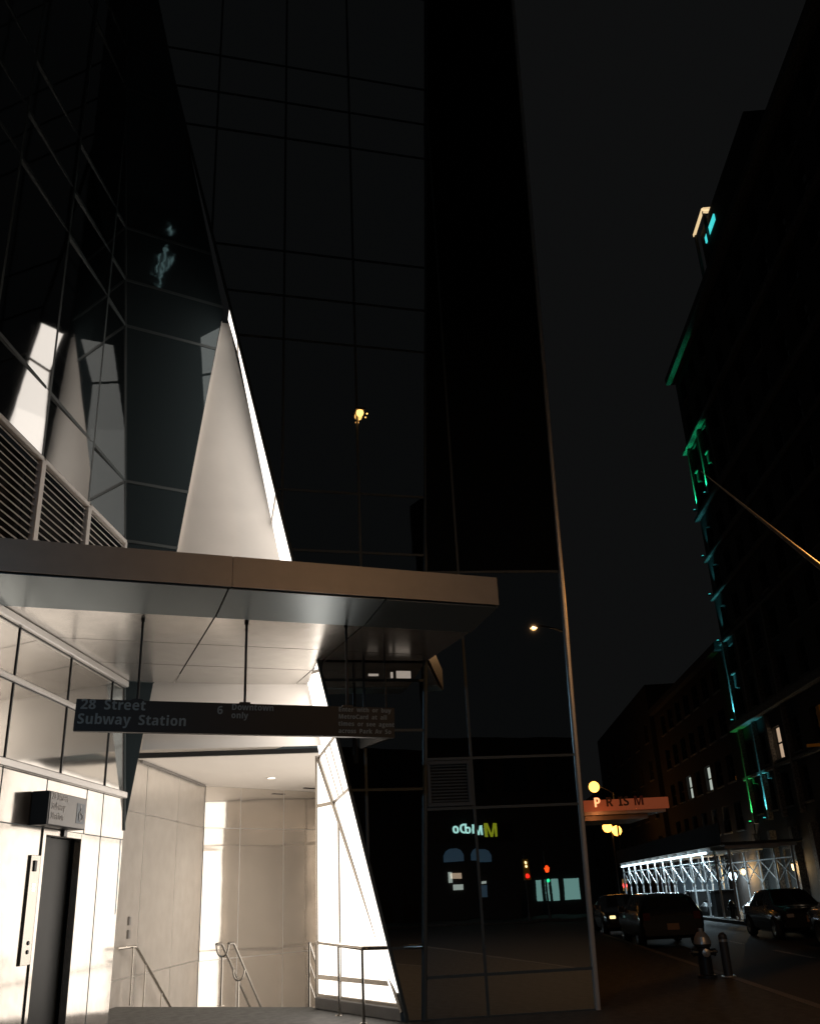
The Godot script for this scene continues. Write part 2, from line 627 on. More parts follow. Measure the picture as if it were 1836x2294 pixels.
func tower() -> void:
	var T := thing("glass_tower", "dark glass office tower with slanted facets, lit notch and subway entrance canopy", "building", Vector3(-1.0, 0, -16.0))
	var top := 46.0
	# --- facade along the street on the viewer's left (A)
	var A := holder(T, "side_facade", "mirror-like glass side wall catching the lit notch")
	var OA := SU * A_U
	var lean := func(y: float) -> float: return 15.197 - 0.2053 * (y - 2.793)
	var vsA: Array = []
	for k in range(0, 12):
		vsA.append(14.23 - 1.62 * k)
	vsA.append(17.0)
	vsA.sort()
	# lower wall round the lift: satin steel sheets
	var low := pv([[-3.6, 0.0], [15.09, 0.0], [15.19, 3.27], [-3.6, 3.27]])
	var us_low: Array = vsA.filter(func(x): return x < 11.5)
	us_low.append_array([12.235, 13.59, 14.23, 17.0])
	facade(A, OA, SV, UP, low, us_low, [0.0, 2.65, 3.27], M.steel_satin, M.mullion, 0.012, 0.0015, 0.03, 0.0008, "steel_sheet", Rect2(12.24, 0.0, 1.34, 2.64))
	# trims
	for h in [[3.32, 0.1, 0.06, "trim"], [4.33, 0.07, 0.045, "trim"], [5.045, 0.1, 0.08, "trim"]]:
		var mb := MB.new()
		var e: float = lean.call(h[0])
		mb.bar(OA + SV * -3.6 + UP * h[0] + SU * h[2] / 2, OA + SV * (e - 0.01) + UP * h[0] + SU * h[2] / 2, h[1], h[2], SU, 0.012)
		part(A, "trim_rail", mb, M.trim)
	for band in [[3.37, 4.295], [4.365, 4.995]]:
		var o := pv([[-3.6, band[0]], [lean.call(band[0]), band[0]], [lean.call(band[1]), band[1]], [-3.6, band[1]]])
		facade(A, OA, SV, UP, o, vsA, [band[0] + 0.001, band[1] - 0.001], M.steel_mirror, M.black_metal, 0.026, 0.01, 0.03, 0.001, "mirror_sheet")
	# louvers above the canopy
	for k in vsA.size() - 1:
		var a: float = vsA[k] + 0.03
		var b: float = minf(vsA[k + 1] - 0.03, lean.call(7.36) - 0.03)
		if b - a < 0.2 or a < 5.0:
			continue
		var L := holder(A, "louver")
		var y0 := 5.55
		var y1 := 7.36
		for f in [[a, y0, a, y1], [b, y0, b, y1], [a, y1, b, y1], [a, y0, b, y0]]:
			var mb := MB.new()
			mb.bar(OA + SV * f[0] + UP * f[1] + SU * 0.02, OA + SV * f[2] + UP * f[3] + SU * 0.02, 0.075, 0.08, SU, 0.01)
			part(L, "frame_bar", mb, M.louver)
		var y := y0 + 0.1
		while y < y1 - 0.07:
			var mb := MB.new()
			mb.bar(OA + SV * (a + 0.04) + UP * y + SU * 0.0, OA + SV * (b - 0.04) + UP * y, 0.07, 0.012, (SU * 0.75 + UP * 0.66).normalized(), 0.003)
			part(L, "slat", mb, M.louver)
			y += 0.102
		var bk := MB.new()
		bk.box(OA + SV * (a + b) / 2 + UP * (y0 + y1) / 2 - SU * 0.2, Vector3(0.01, (y1 - y0) / 2, (b - a) / 2), Basis(SU, UP, -SV))
		part(L, "backing", bk, M.void)
	# glass above
	var rows := [7.41, 8.43, 11.22, 12.08, 13.08]
	while rows[-1] < top:
		rows.append(rows[-1] + 2.79)
		rows.append(rows[-1] + 0.87)
		rows.append(rows[-1] + 1.0)
	var upA := pv([[-3.6, 7.41], [lean.call(7.41), 7.41], [lean.call(top), top], [-3.6, top]])
	facade(A, OA, SV, UP, upA, vsA, rows, M.mirror_glass, M.mullion, 0.055, 0.014, 0.03, 0.001, "glass_pane", Rect2(), -0.02)
	# short return where the side wall ends beside the stair
	var jm := MB.new()
	jm.prism(pv([[0, 0], [1.02, 0], [1.02, 5.0], [0.0, 2.8]]), OA + SV * 15.10 , -SU, UP, SV, 0.0, -0.05)
	part(A, "end_return", jm, M.grey_panel)

	# --- lift: frame, two door leaves, call station
	var E := holder(T, "lift_entrance")
	for f in [[12.235, 0.0, 12.32, 2.65], [13.48, 0.0, 13.59, 2.65]]:
		var mb := MB.new()
		mb.box(OA + SV * (f[0] + f[2]) / 2 + UP * (f[1] + f[3]) / 2 + SU * -0.03, Vector3(0.05, (f[3] - f[1]) / 2, (f[2] - f[0]) / 2 - 0.001), Basis(SU, UP, -SV), 0.006)
		part(E, "jamb", mb, M.steel_satin)
	var mbh := MB.new()
	mbh.box(OA + SV * 12.9 + UP * 2.61 + SU * -0.032, Vector3(0.05, 0.04, 0.579), Basis(SU, UP, -SV), 0.006)
	part(E, "door_head", mbh, M.steel_satin)
	var mbi := MB.new()
	mbi.box(OA + SV * 12.86 + UP * 2.615 + SU * 0.03, Vector3(0.02, 0.045, 0.05), Basis(SU, UP, -SV), 0.006)
	part(E, "arrival_lamp", mbi, M.sign_grey)
	for d in [[12.322, 12.70, -0.1], [12.68, 13.478, -0.14]]:
		var mb := MB.new()
		mb.box(OA + SV * (d[0] + d[1]) / 2 + UP * 1.285 + SU * d[2], Vector3(0.018, 1.28, (d[1] - d[0]) / 2), Basis(SU, UP, -SV), 0.004)
		part(E, "door_leaf", mb, M.door_glass)
	var cs := MB.new()
	cs.box(OA + SV * 12.08 + UP * 1.683 + SU * 0.012, Vector3(0.014, 0.63, 0.132), Basis(SU, UP, -SV), 0.004)
	var CS := part(E, "call_station", cs, M.steel_tube)
	var it := MB.new()
	it.box(OA + SV * 12.06 + UP * 2.185 + SU * 0.032, Vector3(0.012, 0.065, 0.03), Basis(SU, UP, -SV), 0.003)
	part(CS, "intercom", it, M.black_metal)
	for k in 2:
		var dg := MB.new()
		dg.box(OA + SV * 12.085 + UP * (1.96 - 0.05 * k) + SU * 0.03, Vector3(0.005, 0.021, 0.03), Basis(SU, UP, -SV), 0.002)
		part(CS, "display_light", dg, M.display)
	for k in 2:
		var bt := MB.new()
		bt.lathe([Vector2(0, 0.012), Vector2(0.022, 0.012), Vector2(0.026, 0.0)], OA + SV * 12.1 + UP * (1.3 - 0.1 * k) + SU * 0.027, 14, SU)
		part(CS, "button", bt, M.black_metal)

	# --- leaning facet beside the notch (B)
	var TB := Vector3(0.848048, 0, -0.529919)
	var NB := TB.cross(E1 - E0).normalized()
	if NB.z < 0:
		NB = -NB
	var VB := NB.cross(TB).normalized()
	var toB := func(p: Vector3) -> Vector2: return Vector2((p - E0).dot(TB), (p - E0).dot(VB))
	var ptop := E0 + (E1 - E0) * ((top - E0.y) / (E1.y - E0.y))
	var Br := Vector3(-4.429, 5.156, -15.213)
	var Bc := Vector3(-4.09, 7.411, -14.975)
	var Ba := Vector3(-3.353, 12.022, -14.517)
	var Bu := Vector3(-3.943, 15.305, -13.494)
	var B := holder(T, "notch_facade", "leaning dark glass facet beside the lit notch")
	var a2: Vector2 = toB.call(Ba)
	var u2: Vector2 = toB.call(Bu)
	var et: Vector2 = toB.call(ptop)
	var r2: Vector2 = toB.call(Bc)
	var sc := VB.y
	var upr := a2 + (u2 - a2) * 2.6
	var outB := PackedVector2Array([toB.call(E0 + (E1 - E0) * ((5.6 - E0.y) / (E1.y - E0.y))), toB.call(Br + (Bc - Br) * 0.2), r2, a2, u2, upr, et])
	var rowsB: Array = []
	for y in rows:
		rowsB.append((y - E0.y) / sc)
	rowsB.push_front((5.6 - E0.y) / sc)
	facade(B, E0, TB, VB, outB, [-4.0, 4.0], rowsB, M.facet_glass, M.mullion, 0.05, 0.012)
	# edge where it meets the side wall
	var eb := MB.new()
	eb.bar(E0 + UP * 0.0 + NB * 0.01, ptop + NB * 0.01, 0.035, 0.05, NB, 0.008)
	part(B, "corner_trim", eb, M.mullion)
	# pointed metal tip under the canopy
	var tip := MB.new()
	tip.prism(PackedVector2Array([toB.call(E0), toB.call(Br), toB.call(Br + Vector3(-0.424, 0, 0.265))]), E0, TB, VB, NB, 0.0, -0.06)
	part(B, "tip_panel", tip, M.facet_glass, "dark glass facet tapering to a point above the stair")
	var tc := MB.new()
	tc.bar(Br + UP * -0.03 + NB * 0.02, Br + Vector3(-0.424, -0.03, 0.265) + NB * 0.02, 0.05, 0.05, NB, 0.006)
	part(B, "tip_cap", tc, M.mullion)

	# --- notch: cream sloped lining, reveal and the light box
	var inner := [Vector3(-1.83, 4.12, -16.36), Vector3(-2.014, 5.313, -16.076), Vector3(-2.372, 7.294, -15.475), Vector3(-2.80, 9.6, -14.92), Vector3(-3.25, 11.78, -14.45)]
	var outer := [Vector3(-4.60, 4.03, -15.33), Br - NB * 0.08, Bc - NB * 0.08, (Bc + Ba) / 2 - NB * 0.08 + VB * 0.0, Ba - NB * 0.08 - VB * 0.22]
	var NL := holder(T, "notch_lining")
	var nl := MB.new()
	var g0n: Vector3 = outer[2]
	var GV: Vector3 = (outer[4] - g0n).normalized()
	var NG: Vector3 = GV.cross(inner[2] - g0n).normalized()
	if NG.z < 0:
		NG = -NG
	var GU: Vector3 = GV.cross(NG).normalized()
	var flatp := func(p: Vector3, extra: float) -> Vector2: return Vector2((p - g0n).dot(GU) + extra, (p - g0n).dot(GV))
	nl.prism(PackedVector2Array([flatp.call(outer[0], 0.0), flatp.call(inner[0], 0.06), flatp.call(inner[1], 0.06), flatp.call(inner[2], 0.06), flatp.call(inner[4], 0.03), flatp.call(outer[4], 0.0), flatp.call(outer[2], 0.0), flatp.call(outer[1], 0.0)]), g0n, GU, GV, NG, 0.0, -0.06)
	part(NL, "sloped_lining", nl, M.cream_panel, "cream sloped wall glowing inside the triangular notch")
	var rv := MB.new()
	for k in [1, 2, 3]:
		var q0: Vector3 = [Br, Bc, (Bc + Ba) / 2, Ba - VB * 0.22][k - 1] + TB * 0.004
		var q1: Vector3 = [Br, Bc, (Bc + Ba) / 2, Ba - VB * 0.22][k] + TB * 0.004
		rv.prism(PackedVector2Array([Vector2(0, 0), Vector2((q1 - q0).length(), 0), Vector2((q1 - q0).length(), 0.085), Vector2(0, 0.085)]), q0, (q1 - q0).normalized(), -NB, (q1 - q0).normalized().cross(-NB), 0.006, -0.006)
	part(NL, "edge_reveal", rv, M.cream_panel)
	light_box(T)

	# --- corner facade facing the viewer (C) and its neighbour (D)
	var C := holder(T, "corner_facade")
	var eu := func(y: float) -> float: return -0.238 - 0.2405 * y
	var outC := pv([[eu.call(0.0) + 0.01, 0.0], [0.0, 0.0], [0.0556 * top, top], [eu.call(15.2), 15.2], [eu.call(15.2), 15.2]])
	outC = pv([[eu.call(0.0) + 0.01, 0.0], [-0.01, 0.0], [0.0556 * top - 0.01, top], [eu.call(top) , top]])
	var rowsC := [0.0, 0.94, 3.126, 4.014, 4.80, 6.944, 8.02, 11.0, 11.94, 12.95]
	while rowsC[-1] < top:
		rowsC.append(rowsC[-1] + 2.79)
		rowsC.append(rowsC[-1] + 0.95)
		rowsC.append(rowsC[-1] + 1.0)
	facade(C, CD, TC, UP, outC, [-12.0, -10.15, -8.8, -7.45, -6.1, -4.75, -3.4, -2.05, -0.74, 3.0], rowsC, M.dark_glass, M.mullion, 0.04, 0.01)
	for q in [[841, -0.66, -0.50, 4.865, 4.9], [891, -0.3, -0.262, 4.835, 4.93], [906, -0.205, 0.03, 4.835, 4.95]]:
		var sl := MB.new()
		sl.prism(pv([[q[1], q[3]], [q[2], q[3]], [q[2], q[4]], [q[1], q[4]]]), CD, TC, UP, TC.cross(UP), 0.012, 0.001)
		part(C, "lit_window", sl, M.window_slot)
	# small amber lamp added on the glass in place of a lamp reflection
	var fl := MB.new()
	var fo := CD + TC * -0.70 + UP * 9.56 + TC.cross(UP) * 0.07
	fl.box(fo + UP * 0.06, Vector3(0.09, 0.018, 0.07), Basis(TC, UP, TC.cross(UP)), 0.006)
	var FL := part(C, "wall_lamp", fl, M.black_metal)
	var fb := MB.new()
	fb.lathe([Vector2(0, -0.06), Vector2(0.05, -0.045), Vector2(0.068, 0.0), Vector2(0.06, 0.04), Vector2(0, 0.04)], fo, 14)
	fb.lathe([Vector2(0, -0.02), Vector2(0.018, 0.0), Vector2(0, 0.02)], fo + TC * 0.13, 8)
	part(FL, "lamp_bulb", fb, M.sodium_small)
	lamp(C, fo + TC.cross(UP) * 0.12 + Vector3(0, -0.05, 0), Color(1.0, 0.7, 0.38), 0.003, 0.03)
	# leaning trims along both of its edges
	var NC := TC.cross(UP)
	for s in 2:
		var mb := MB.new()
		if s == 0:
			mb.bar(edge_c(0.0) + NC * 0.015, edge_c(top) + NC * 0.015, 0.05, 0.06, NC, 0.01)
		else:
			mb.bar(CD + NC * 0.02, CD + TC * 0.0556 * top + UP * top + NC * 0.02, 0.06, 0.07, NC, 0.012)
		part(C, "edge_trim", mb, M.mullion)
	var D := holder(T, "end_facade")
	var ND := TD.cross(UP)
	var outD := pv([[0.01, 0.0], [2.5, 0.0], [2.5 + 0.0285 * top, top], [0.0541 * top + 0.01, top]])
	var rowsD := [0.0, 0.537, 2.82, 3.56, 6.62, 8.75]
	while rowsD[-1] < top:
		rowsD.append(rowsD[-1] + 2.79)
		rowsD.append(rowsD[-1] + 0.95)
		rowsD.append(rowsD[-1] + 1.0)
	facade(D, CD, TD, UP, outD, [0.0, 0.915, 6.0], rowsD.slice(0, 5), M.dark_glass, M.mullion, 0.04, 0.01, 0.03, 0.0012, "glass_pane", Rect2(0.02, 2.83, 0.88, 0.72))
	facade(D, CD, TD, UP, outD, [0.0, 6.0], rowsD.slice(4), M.dark_panel, M.dark_panel, 0.02, 0.004, 0.03, 0.001, "clad_panel")
	var mbd := MB.new()
	mbd.bar(CD + TD * 2.5 + ND * 0.01, CD + TD * (2.5 + 0.0285 * top) + UP * top + ND * 0.01, 0.07, 0.09, ND, 0.015)
	part(D, "edge_trim", mbd, M.trim)
	# vent grille
	var V := holder(D, "vent_grille")
	var g0 := CD + TD * 0.235
	for f in [[0.0, 2.88, 0.0, 3.5], [0.63, 2.88, 0.63, 3.5], [-0.035, 3.5, 0.665, 3.5], [-0.035, 2.88, 0.665, 2.88]]:
		var mb := MB.new()
		mb.bar(g0 + TD * f[0] + UP * f[1] + ND * 0.012, g0 + TD * f[2] + UP * f[3] + ND * 0.012, 0.06, 0.05, ND, 0.008)
		part(V, "frame_bar", mb, M.grille)
	for k in 12:
		var mb := MB.new()
		mb.bar(g0 + TD * 0.03 + UP * (2.935 + 0.047 * k), g0 + TD * 0.6 + UP * (2.935 + 0.047 * k), 0.034, 0.008, (ND * 0.75 + UP * 0.66).normalized(), 0.002)
		part(V, "slat", mb, M.grille)
	var vb := MB.new()
	vb.box(g0 + TD * 0.31 + UP * 3.19 - ND * 0.1, Vector3(0.45, 0.36, 0.01), Basis(TD, UP, ND))
	part(V, "backing", vb, M.void)
	# the street side beyond the corner
	var F := holder(T, "street_facade")
	var OF := CD + TD * 2.53 - ND * 0.02
	facade(F, OF, SV, UP, pv([[0.06, 0], [40, 0], [40, top], [0.06, top]]), [0.0, 10.0, 20.0, 30.0, 40.0], rowsD, M.dark_glass, M.mullion, 0.05, 0.012)
	# small lit window high under the canopy
	canopy(T)

# ---------------------------------------------------------------- glowing glass wall along the notch
func light_box(T: Node3D) -> void:
	var X := holder(T, "light_box", "white glowing glass wall leaning up through the notch")
	var U := (BR - BL).normalized()
	var N := U.cross(UP)
	var diag := func(y: float) -> float: return 2.738 - (2.738 - 0.139) * y / 3.931
	# vertical face: panes between bars
	var out := pv([[0.03, 0.2], [diag.call(0.2) - 0.03, 0.2], [diag.call(3.9) - 0.02, 3.9], [0.03, 3.99]])
	var us := [0.0, 0.8, 2.8]
	var vs := [0.2, 0.46, 3.14, 4.05]
	for i in 2:
		for j in 3:
			var r := pv([[us[i] + 0.02, vs[j] + 0.02], [us[i + 1] - 0.02, vs[j] + 0.02], [us[i + 1] - 0.02, vs[j + 1] - 0.02], [us[i] + 0.02, vs[j + 1] - 0.02]])
			for p in Geometry2D.intersect_polygons(r, out):
				var mb := MB.new()
				mb.prism(p, BL, U, UP, N, 0.0, -0.025)
				part(X, "light_panel", mb, M.light_panel)
	var bars := [[0.8, 0.2, 0.8, 2.93, 0.05], [0.0, 0.46, 2.41, 0.46, 0.07], [0.0, 3.14, diag.call(3.14), 3.14, 0.06], [0.0, 0.2, 0.0, 4.0, 0.06], [0.0, 0.19, 2.6, 0.19, 0.05]]
	for b in bars:
		var mb := MB.new()
		mb.bar(BL + U * b[0] + UP * b[1] - N * 0.005, BL + U * b[2] + UP * b[3] - N * 0.005, b[4], 0.04, N, 0.006)
		part(X, "glazing_bar", mb, M.steel_tube)
	# leaning face between the diagonal bar and the corner facade
	var cuts := [
		[Vector3(-0.62, 0.36, -14.87), edge_c(0.34) + Vector3(-0.01, 0, -0.02)],
		[Vector3(-1.52, 3.144, -16.255), edge_c(3.15)],
		[Vector3(-1.815, 3.96, -16.69), edge_c(3.95)],
		[Vector3(-2.014, 5.313, -16.076), edge_c(4.95)],
		[Vector3(-2.22, 6.44, -15.74), edge_c(6.3)],
		[Vector3(-2.5, 7.955, -15.315), edge_c(7.93)],
		[Vector3(-3.006, 10.913, -14.384), edge_c(10.89)],
		[Vector3(-3.235, 11.75, -14.43), edge_c(11.6)]]
	for k in cuts.size() - 1:
		var a: Vector3 = cuts[k][0]
		var b: Vector3 = cuts[k][1]
		var c: Vector3 = cuts[k + 1][1]
		var d: Vector3 = cuts[k + 1][0]
		var nn := (c - a).cross(d - b).normalized()
		if nn.x > 0:
			nn = -nn
		var mid := (a + b + c + d) / 4.0
		var f := 0.985
		var mb := MB.new()
		var q := [mid + (a - mid) * f, mid + (b - mid) * f, mid + (c - mid) * f, mid + (d - mid) * f]
		mb.quad(q[0], q[1], q[2], q[3], nn)
		mb.quad(q[0] - nn * 0.025, q[1] - nn * 0.025, q[2] - nn * 0.025, q[3] - nn * 0.025, -nn)
		for s in 4:
			mb.quad(q[s], q[(s + 1) % 4], q[(s + 1) % 4] - nn * 0.025, q[s] - nn * 0.025, (q[s] + q[(s + 1) % 4]) / 2 - mid)
		part(X, "light_panel", mb, M.light_panel)
		if k < 6:
			var gb := MB.new()
			gb.bar(d + nn * 0.004, c + nn * 0.004, 0.05, 0.03, nn, 0.005)
			if k != 3:
				part(X, "glazing_bar", gb, M.steel_tube)
	var dg := MB.new()
	dg.bar(BL + U * 2.66 + UP * 0.12 + N * 0.03, BL + U * 0.13 + UP * 3.95 + N * 0.03, 0.075, 0.06, N, 0.008)
	part(X, "diagonal_bar", dg, M.steel_tube)
	for k in 2:
		var fin := MB.new()
		var s := 0.36 + 0.3 * k
		fin.bar(cuts[1][0].lerp(cuts[1][1], s) + N * 0.012, cuts[2][0].lerp(cuts[2][1], s) + N * 0.012, 0.012, 0.02, N)
		part(X, "glazing_bar", fin, M.steel_tube)
	# plinth
	var pl := MB.new()
	pl.bar(BL + UP * 0.085 + N * -0.02, BR + UP * 0.085 + N * -0.02 - U * 0.1, 0.17, 0.14, N, 0.012)
	part(X, "plinth", pl, M.plinth)
	# the light that the panels give
	var warm := Color(1.0, 0.955, 0.905)
	area_light(X, BL + U * 0.72 + UP * 1.6 + N * 0.03, U, UP, N, 1.25, 2.1, warm, 1.15)
	var r0: Vector3 = (cuts[1][0] + cuts[1][1]) / 2
	var r1: Vector3 = (cuts[3][0] + cuts[3][1]) / 2
	var nr := Vector3(-0.951, -0.234, 0.204)
	var ax := (r1 - r0).normalized()
	area_light(X, (r0 + r1) / 2 + nr * 0.04, ax.cross(nr).normalized(), ax, nr, 1.5, 1.6, warm, 0.8)
	r0 = (cuts[4][0] + cuts[4][1]) / 2
	r1 = (cuts[6][0] + cuts[6][1]) / 2
	ax = (r1 - r0).normalized()
	area_light(X, r0.lerp(r1, 0.42) + nr * 0.04, ax.cross(nr).normalized(), ax, nr, 0.7, 3.6, warm, 0.12)

# ---------------------------------------------------------------- canopy
func canopy(T: Node3D) -> void:
	var K := holder(T, "canopy", "flat metal canopy over the subway entrance with pale panelled soffit")
	var F := Vector3(0.929, 0, -0.370)
	var Mv := Vector3(-0.370, 0, -0.929)
	var O := Vector3(-4.631, 0, -9.67)
	var to := func(x: float, z: float) -> Vector2:
		var d := Vector3(x, 0, z) - O
		return Vector2(d.dot(F), d.dot(Mv))
	var outl := PackedVector2Array([to.call(-5.06, -9.50), to.call(1.135, -11.964), to.call(0.16, -14.56), to.call(-1.42, -14.16), to.call(-1.98, -16.0), to.call(-4.39, -15.14), to.call(-4.80, -14.9)])
	var ss := [-0.6, 2.566, 4.6, 7.4]
	var ms := [0.02, 0.973, 2.40, 3.72, 5.05, 7.5]
	var bottom := 5.1
	for i in ss.size() - 1:
		for j in ms.size() - 1:
			var g := 0.011
			var r := pv([[ss[i] + g, ms[j] + g], [ss[i + 1] - g, ms[j] + g], [ss[i + 1] - g, ms[j + 1] - g], [ss[i] + g, ms[j + 1] - g]])
			for p in Geometry2D.intersect_polygons(r, outl):
				var mb := MB.new()
				if j == 0:
					# the outermost row rises towards the edge
					var V2 := (Mv * 0.953 - UP * 0.1).normalized()
					var q := PackedVector2Array()
					for x in p:
						q.append(Vector2(x.x, (x.y - 0.02) / 0.953 * 0.958))
					mb.prism(q, O + Mv * 0.02 + UP * (bottom + 0.1), F, V2, -V2.cross(F), 0.0, -0.02)
				else:
					mb.prism(p, O + UP * bottom, F, Mv, -UP, rng.randf_range(0.0, 0.0012), -0.02)
				part(K, "soffit_panel", mb, M.edge_panel if j == 0 else M.soffit)
	var core := MB.new()
	var inner: Array = Geometry2D.offset_polygon(outl, -0.06)
	core.prism(inner[0], O + UP * 5.33, F, Mv, UP, 0.22, -0.1)
	part(K, "deck", core, M.black_metal)
	# fascia: front in two sheets, and the free end
	for f in [[-0.45, 2.6], [2.606, 6.2]]:
		var mb := MB.new()
		mb.box(O + F * (f[0] + f[1]) / 2 + UP * 5.395 - Mv * 0.005, Vector3((f[1] - f[0]) / 2, 0.195, 0.015), Basis(F, UP, F.cross(UP)), 0.006)
		part(K, "fascia_sheet", mb, M.fascia)
	var e0 := Vector3(1.135, 5.395, -11.964)
	var e1 := Vector3(0.16, 5.395, -14.56)
	var mb2 := MB.new()
	mb2.bar(e0 - (e0 - e1).normalized() * 0.015, e1, 0.385, 0.03, Vector3(0.93, 0, -0.36), 0.006)
	part(K, "fascia_sheet", mb2, M.fascia)
	var tp := MB.new()
	tp.prism(outl, O + UP * 5.575, F, Mv, UP, 0.012, -0.012)
	part(K, "top_sheet", tp, M.fascia)

# ---------------------------------------------------------------- stairwell behind the notch
func stairwell() -> void:
	var S := thing("stairwell", "bright steel lined stairwell of the subway entrance under the canopy", "stairwell", Vector3(-4.0, 0, -20.0))
	var w := -6.6
	var OW := SU * w
	# left wall, v from 15.2 to the corner at 23.66
	var W := holder(S, "side_wall")
	facade(W, OW, SV, UP, pv([[15.2, -2.6], [23.66, -2.6], [23.66, 4.4], [18.55, 4.4], [18.55, 5.05], [15.2, 5.05]]), [15.2, 17.2, 19.3, 21.5, 23.66], [-2.6, 0.43, 3.39, 5.05], M.steel_wall, M.trim, 0.008, 0.0012, 0.03, 0.004, "steel_sheet")
	for k in 2:
		var mb := MB.new()
		mb.box(OW + SV * 18.72 + UP * (1.413 - 0.232 * k) + SU * 0.02, Vector3(0.02, 0.075, 0.05), Basis(SU, UP, -SV), 0.006)
		part(W, "switch_plate", mb, M.plinth)
	# back wall, turned
	var K := holder(S, "back_wall")
	var KU := Vector3(0.677, 0, -0.736)
	var KO := Vector3(-5.485, 0, -23.937)
	facade(K, KO, KU, UP, pv([[0.01, -2.6], [6.2, -2.6], [6.2, 4.4], [0.01, 4.4]]), [0.0, 1.1, 2.52, 4.0, 6.2], [-2.6, 0.4, 3.39, 4.4], M.back_steel, M.trim, 0.012, 0.0015, 0.03, 0.005, "steel_sheet")
	# glowing glass wall that carries on down the stair, behind the light box
	var R := holder(S, "light_wall")
	var RO := Vector3(-1.28, 0, -28.6)
	var RN := -SV.cross(UP)
	RN = (-SU)
	for k in 5:
		for q in [[-2.0, 0.42], [0.48, 3.1], [3.16, 4.36]]:
			var mb := MB.new()
			mb.prism(pv([[2.32 * k + 0.03, q[0]], [2.32 * (k + 1) - 0.03, q[0]], [2.32 * (k + 1) - 0.03, q[1]], [2.32 * k + 0.03, q[1]]]), RO, -SV, UP, RN, 0.0, -0.025)
			part(R, "light_panel" if k > 1 else "steel_sheet", mb, M.light_panel if k > 1 else M.steel_wall)
		var bar := MB.new()
		bar.bar(RO - SV * 2.32 * k + UP * -2.0 - RN * 0.005, RO - SV * 2.32 * k + UP * 4.38 - RN * 0.005, 0.06, 0.04, RN, 0.006)
		part(R, "glazing_bar", bar, M.steel_tube)
	for y in [0.45, 3.13]:
		var bar := MB.new()
		bar.bar(RO + UP * y - RN * 0.006, RO - SV * 11.6 + UP * y - RN * 0.006, 0.06, 0.04, RN, 0.006)
		part(R, "glazing_bar", bar, M.steel_tube)
	var rb := MB.new()
	rb.prism(pv([[0, -2.6], [11.6, -2.6], [11.6, 4.4], [0, 4.4]]), RO, -SV, UP, RN, -0.05, -0.08)
	part(R, "backing", rb, M.plinth)
	area_light(S, RO - SV * 8.1 + UP * 1.6 + RN * 0.04, -SV, UP, RN, 6.4, 3.6, Color(1.0, 0.955, 0.905), 0.1)
	# ceiling
	var plan := PackedVector2Array([Vector2(-5.72, -18.84), Vector2(-1.72, -19.29), Vector2(-1.28, -28.5), Vector2(-5.49, -23.93)])
	var C := holder(S, "ceiling")
	var cuts := [[-18.0, -21.6], [-21.6, -25.2], [-25.2, -29.0]]
	for c in cuts:
		var r := pv([[-8, c[1] + 0.004], [0, c[1] + 0.004], [0, c[0] - 0.004], [-8, c[0] - 0.004]])
		for p in Geometry2D.intersect_polygons(r, plan):
			var mb := MB.new()
			mb.prism(p, Vector3(0, 4.4, 0), Vector3.RIGHT, Vector3.BACK, UP, 0.06, 0.0)
			part(C, "ceiling_panel", mb, M.white_ceiling)
	var ff := Vector3(3.601, 0, -0.406).normalized()
	var f0 := Vector3(-5.75, 0, -18.82)
	var nf := ff.cross(UP)
	var fa := MB.new()
	fa.box(f0 + ff * 2.0 + UP * 4.8, Vector3(2.0, 0.29, 0.02), Basis(ff, UP, nf))
	part(S, "ceiling_edge", fa, M.white_ceiling)
	var bb := MB.new()
	bb.bar(f0 + UP * 4.445 + nf * 0.05, f0 + ff * 4.0 + UP * 4.445 + nf * 0.05, 0.085, 0.06, nf, 0.006)
	part(S, "edge_beam", bb, M.black_metal)
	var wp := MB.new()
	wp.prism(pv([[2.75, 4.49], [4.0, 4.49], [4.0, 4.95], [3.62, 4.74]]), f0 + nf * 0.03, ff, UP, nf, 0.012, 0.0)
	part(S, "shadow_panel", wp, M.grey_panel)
	var li := MB.new()
	li.prism(PackedVector2Array([Vector2(-5.9, -15.2), Vector2(-4.5, -15.25), Vector2(-1.7, -16.5), Vector2(-1.7, -19.3), Vector2(-5.75, -18.83)]), Vector3(0, 5.1, 0), Vector3.RIGHT, Vector3.BACK, UP, 0.03, 0.0)
	part(S, "upper_lid", li, M.white_ceiling)
	# downlights in the ceiling
	for p in [Vector3(-3.667, 4.4, -22.945)]:
		var dl := MB.new()
		dl.lathe([Vector2(0.13, 0.0), Vector2(0.13, -0.015), Vector2(0.1, -0.018), Vector2(0.1, 0.0)], p, 20)
		var D := part(S, "downlight", dl, M.trim)
		var b := MB.new()
		b.lathe([Vector2(0.0, -0.006), Vector2(0.098, -0.006), Vector2(0.098, 0.0)], p, 20)
		part(D, "lamp_disc", b, M.downlight)
		var sp := SpotLight3D.new()
		sp.name = "lamp_glow"
		sp.light_color = Color(1.0, 0.95, 0.88)
		sp.light_energy = 9.0
		sp.light_size = 0.08
		sp.spot_angle = 65.0
		sp.spot_range = 20.0
		sp.spot_attenuation = 2.0
		sp.shadow_enabled = true
		S.add_child(sp, true)
		sp.transform = Transform3D(Basis(Vector3.RIGHT, -PI / 2), p - UP * 0.03 - base_of[S])
	var vt := MB.new()
	vt.box(Vector3(-3.05, 4.39, -25.6), Vector3(0.2, 0.012, 0.05), Basis(KU, UP, KU.cross(UP)))
	part(S, "air_slot", vt, M.black_metal)
	# cove lamp over the side wall
	var cv := MB.new()
	cv.bar(st(w + 0.06, 4.37, 18.7), st(w + 0.06, 4.37, 23.4), 0.05, 0.05, SU, 0.006)
	part(S, "cable_duct", cv, M.plinth)
	# steps and floor below the street
	var n0 := st(-6.71, 0, 18.43)
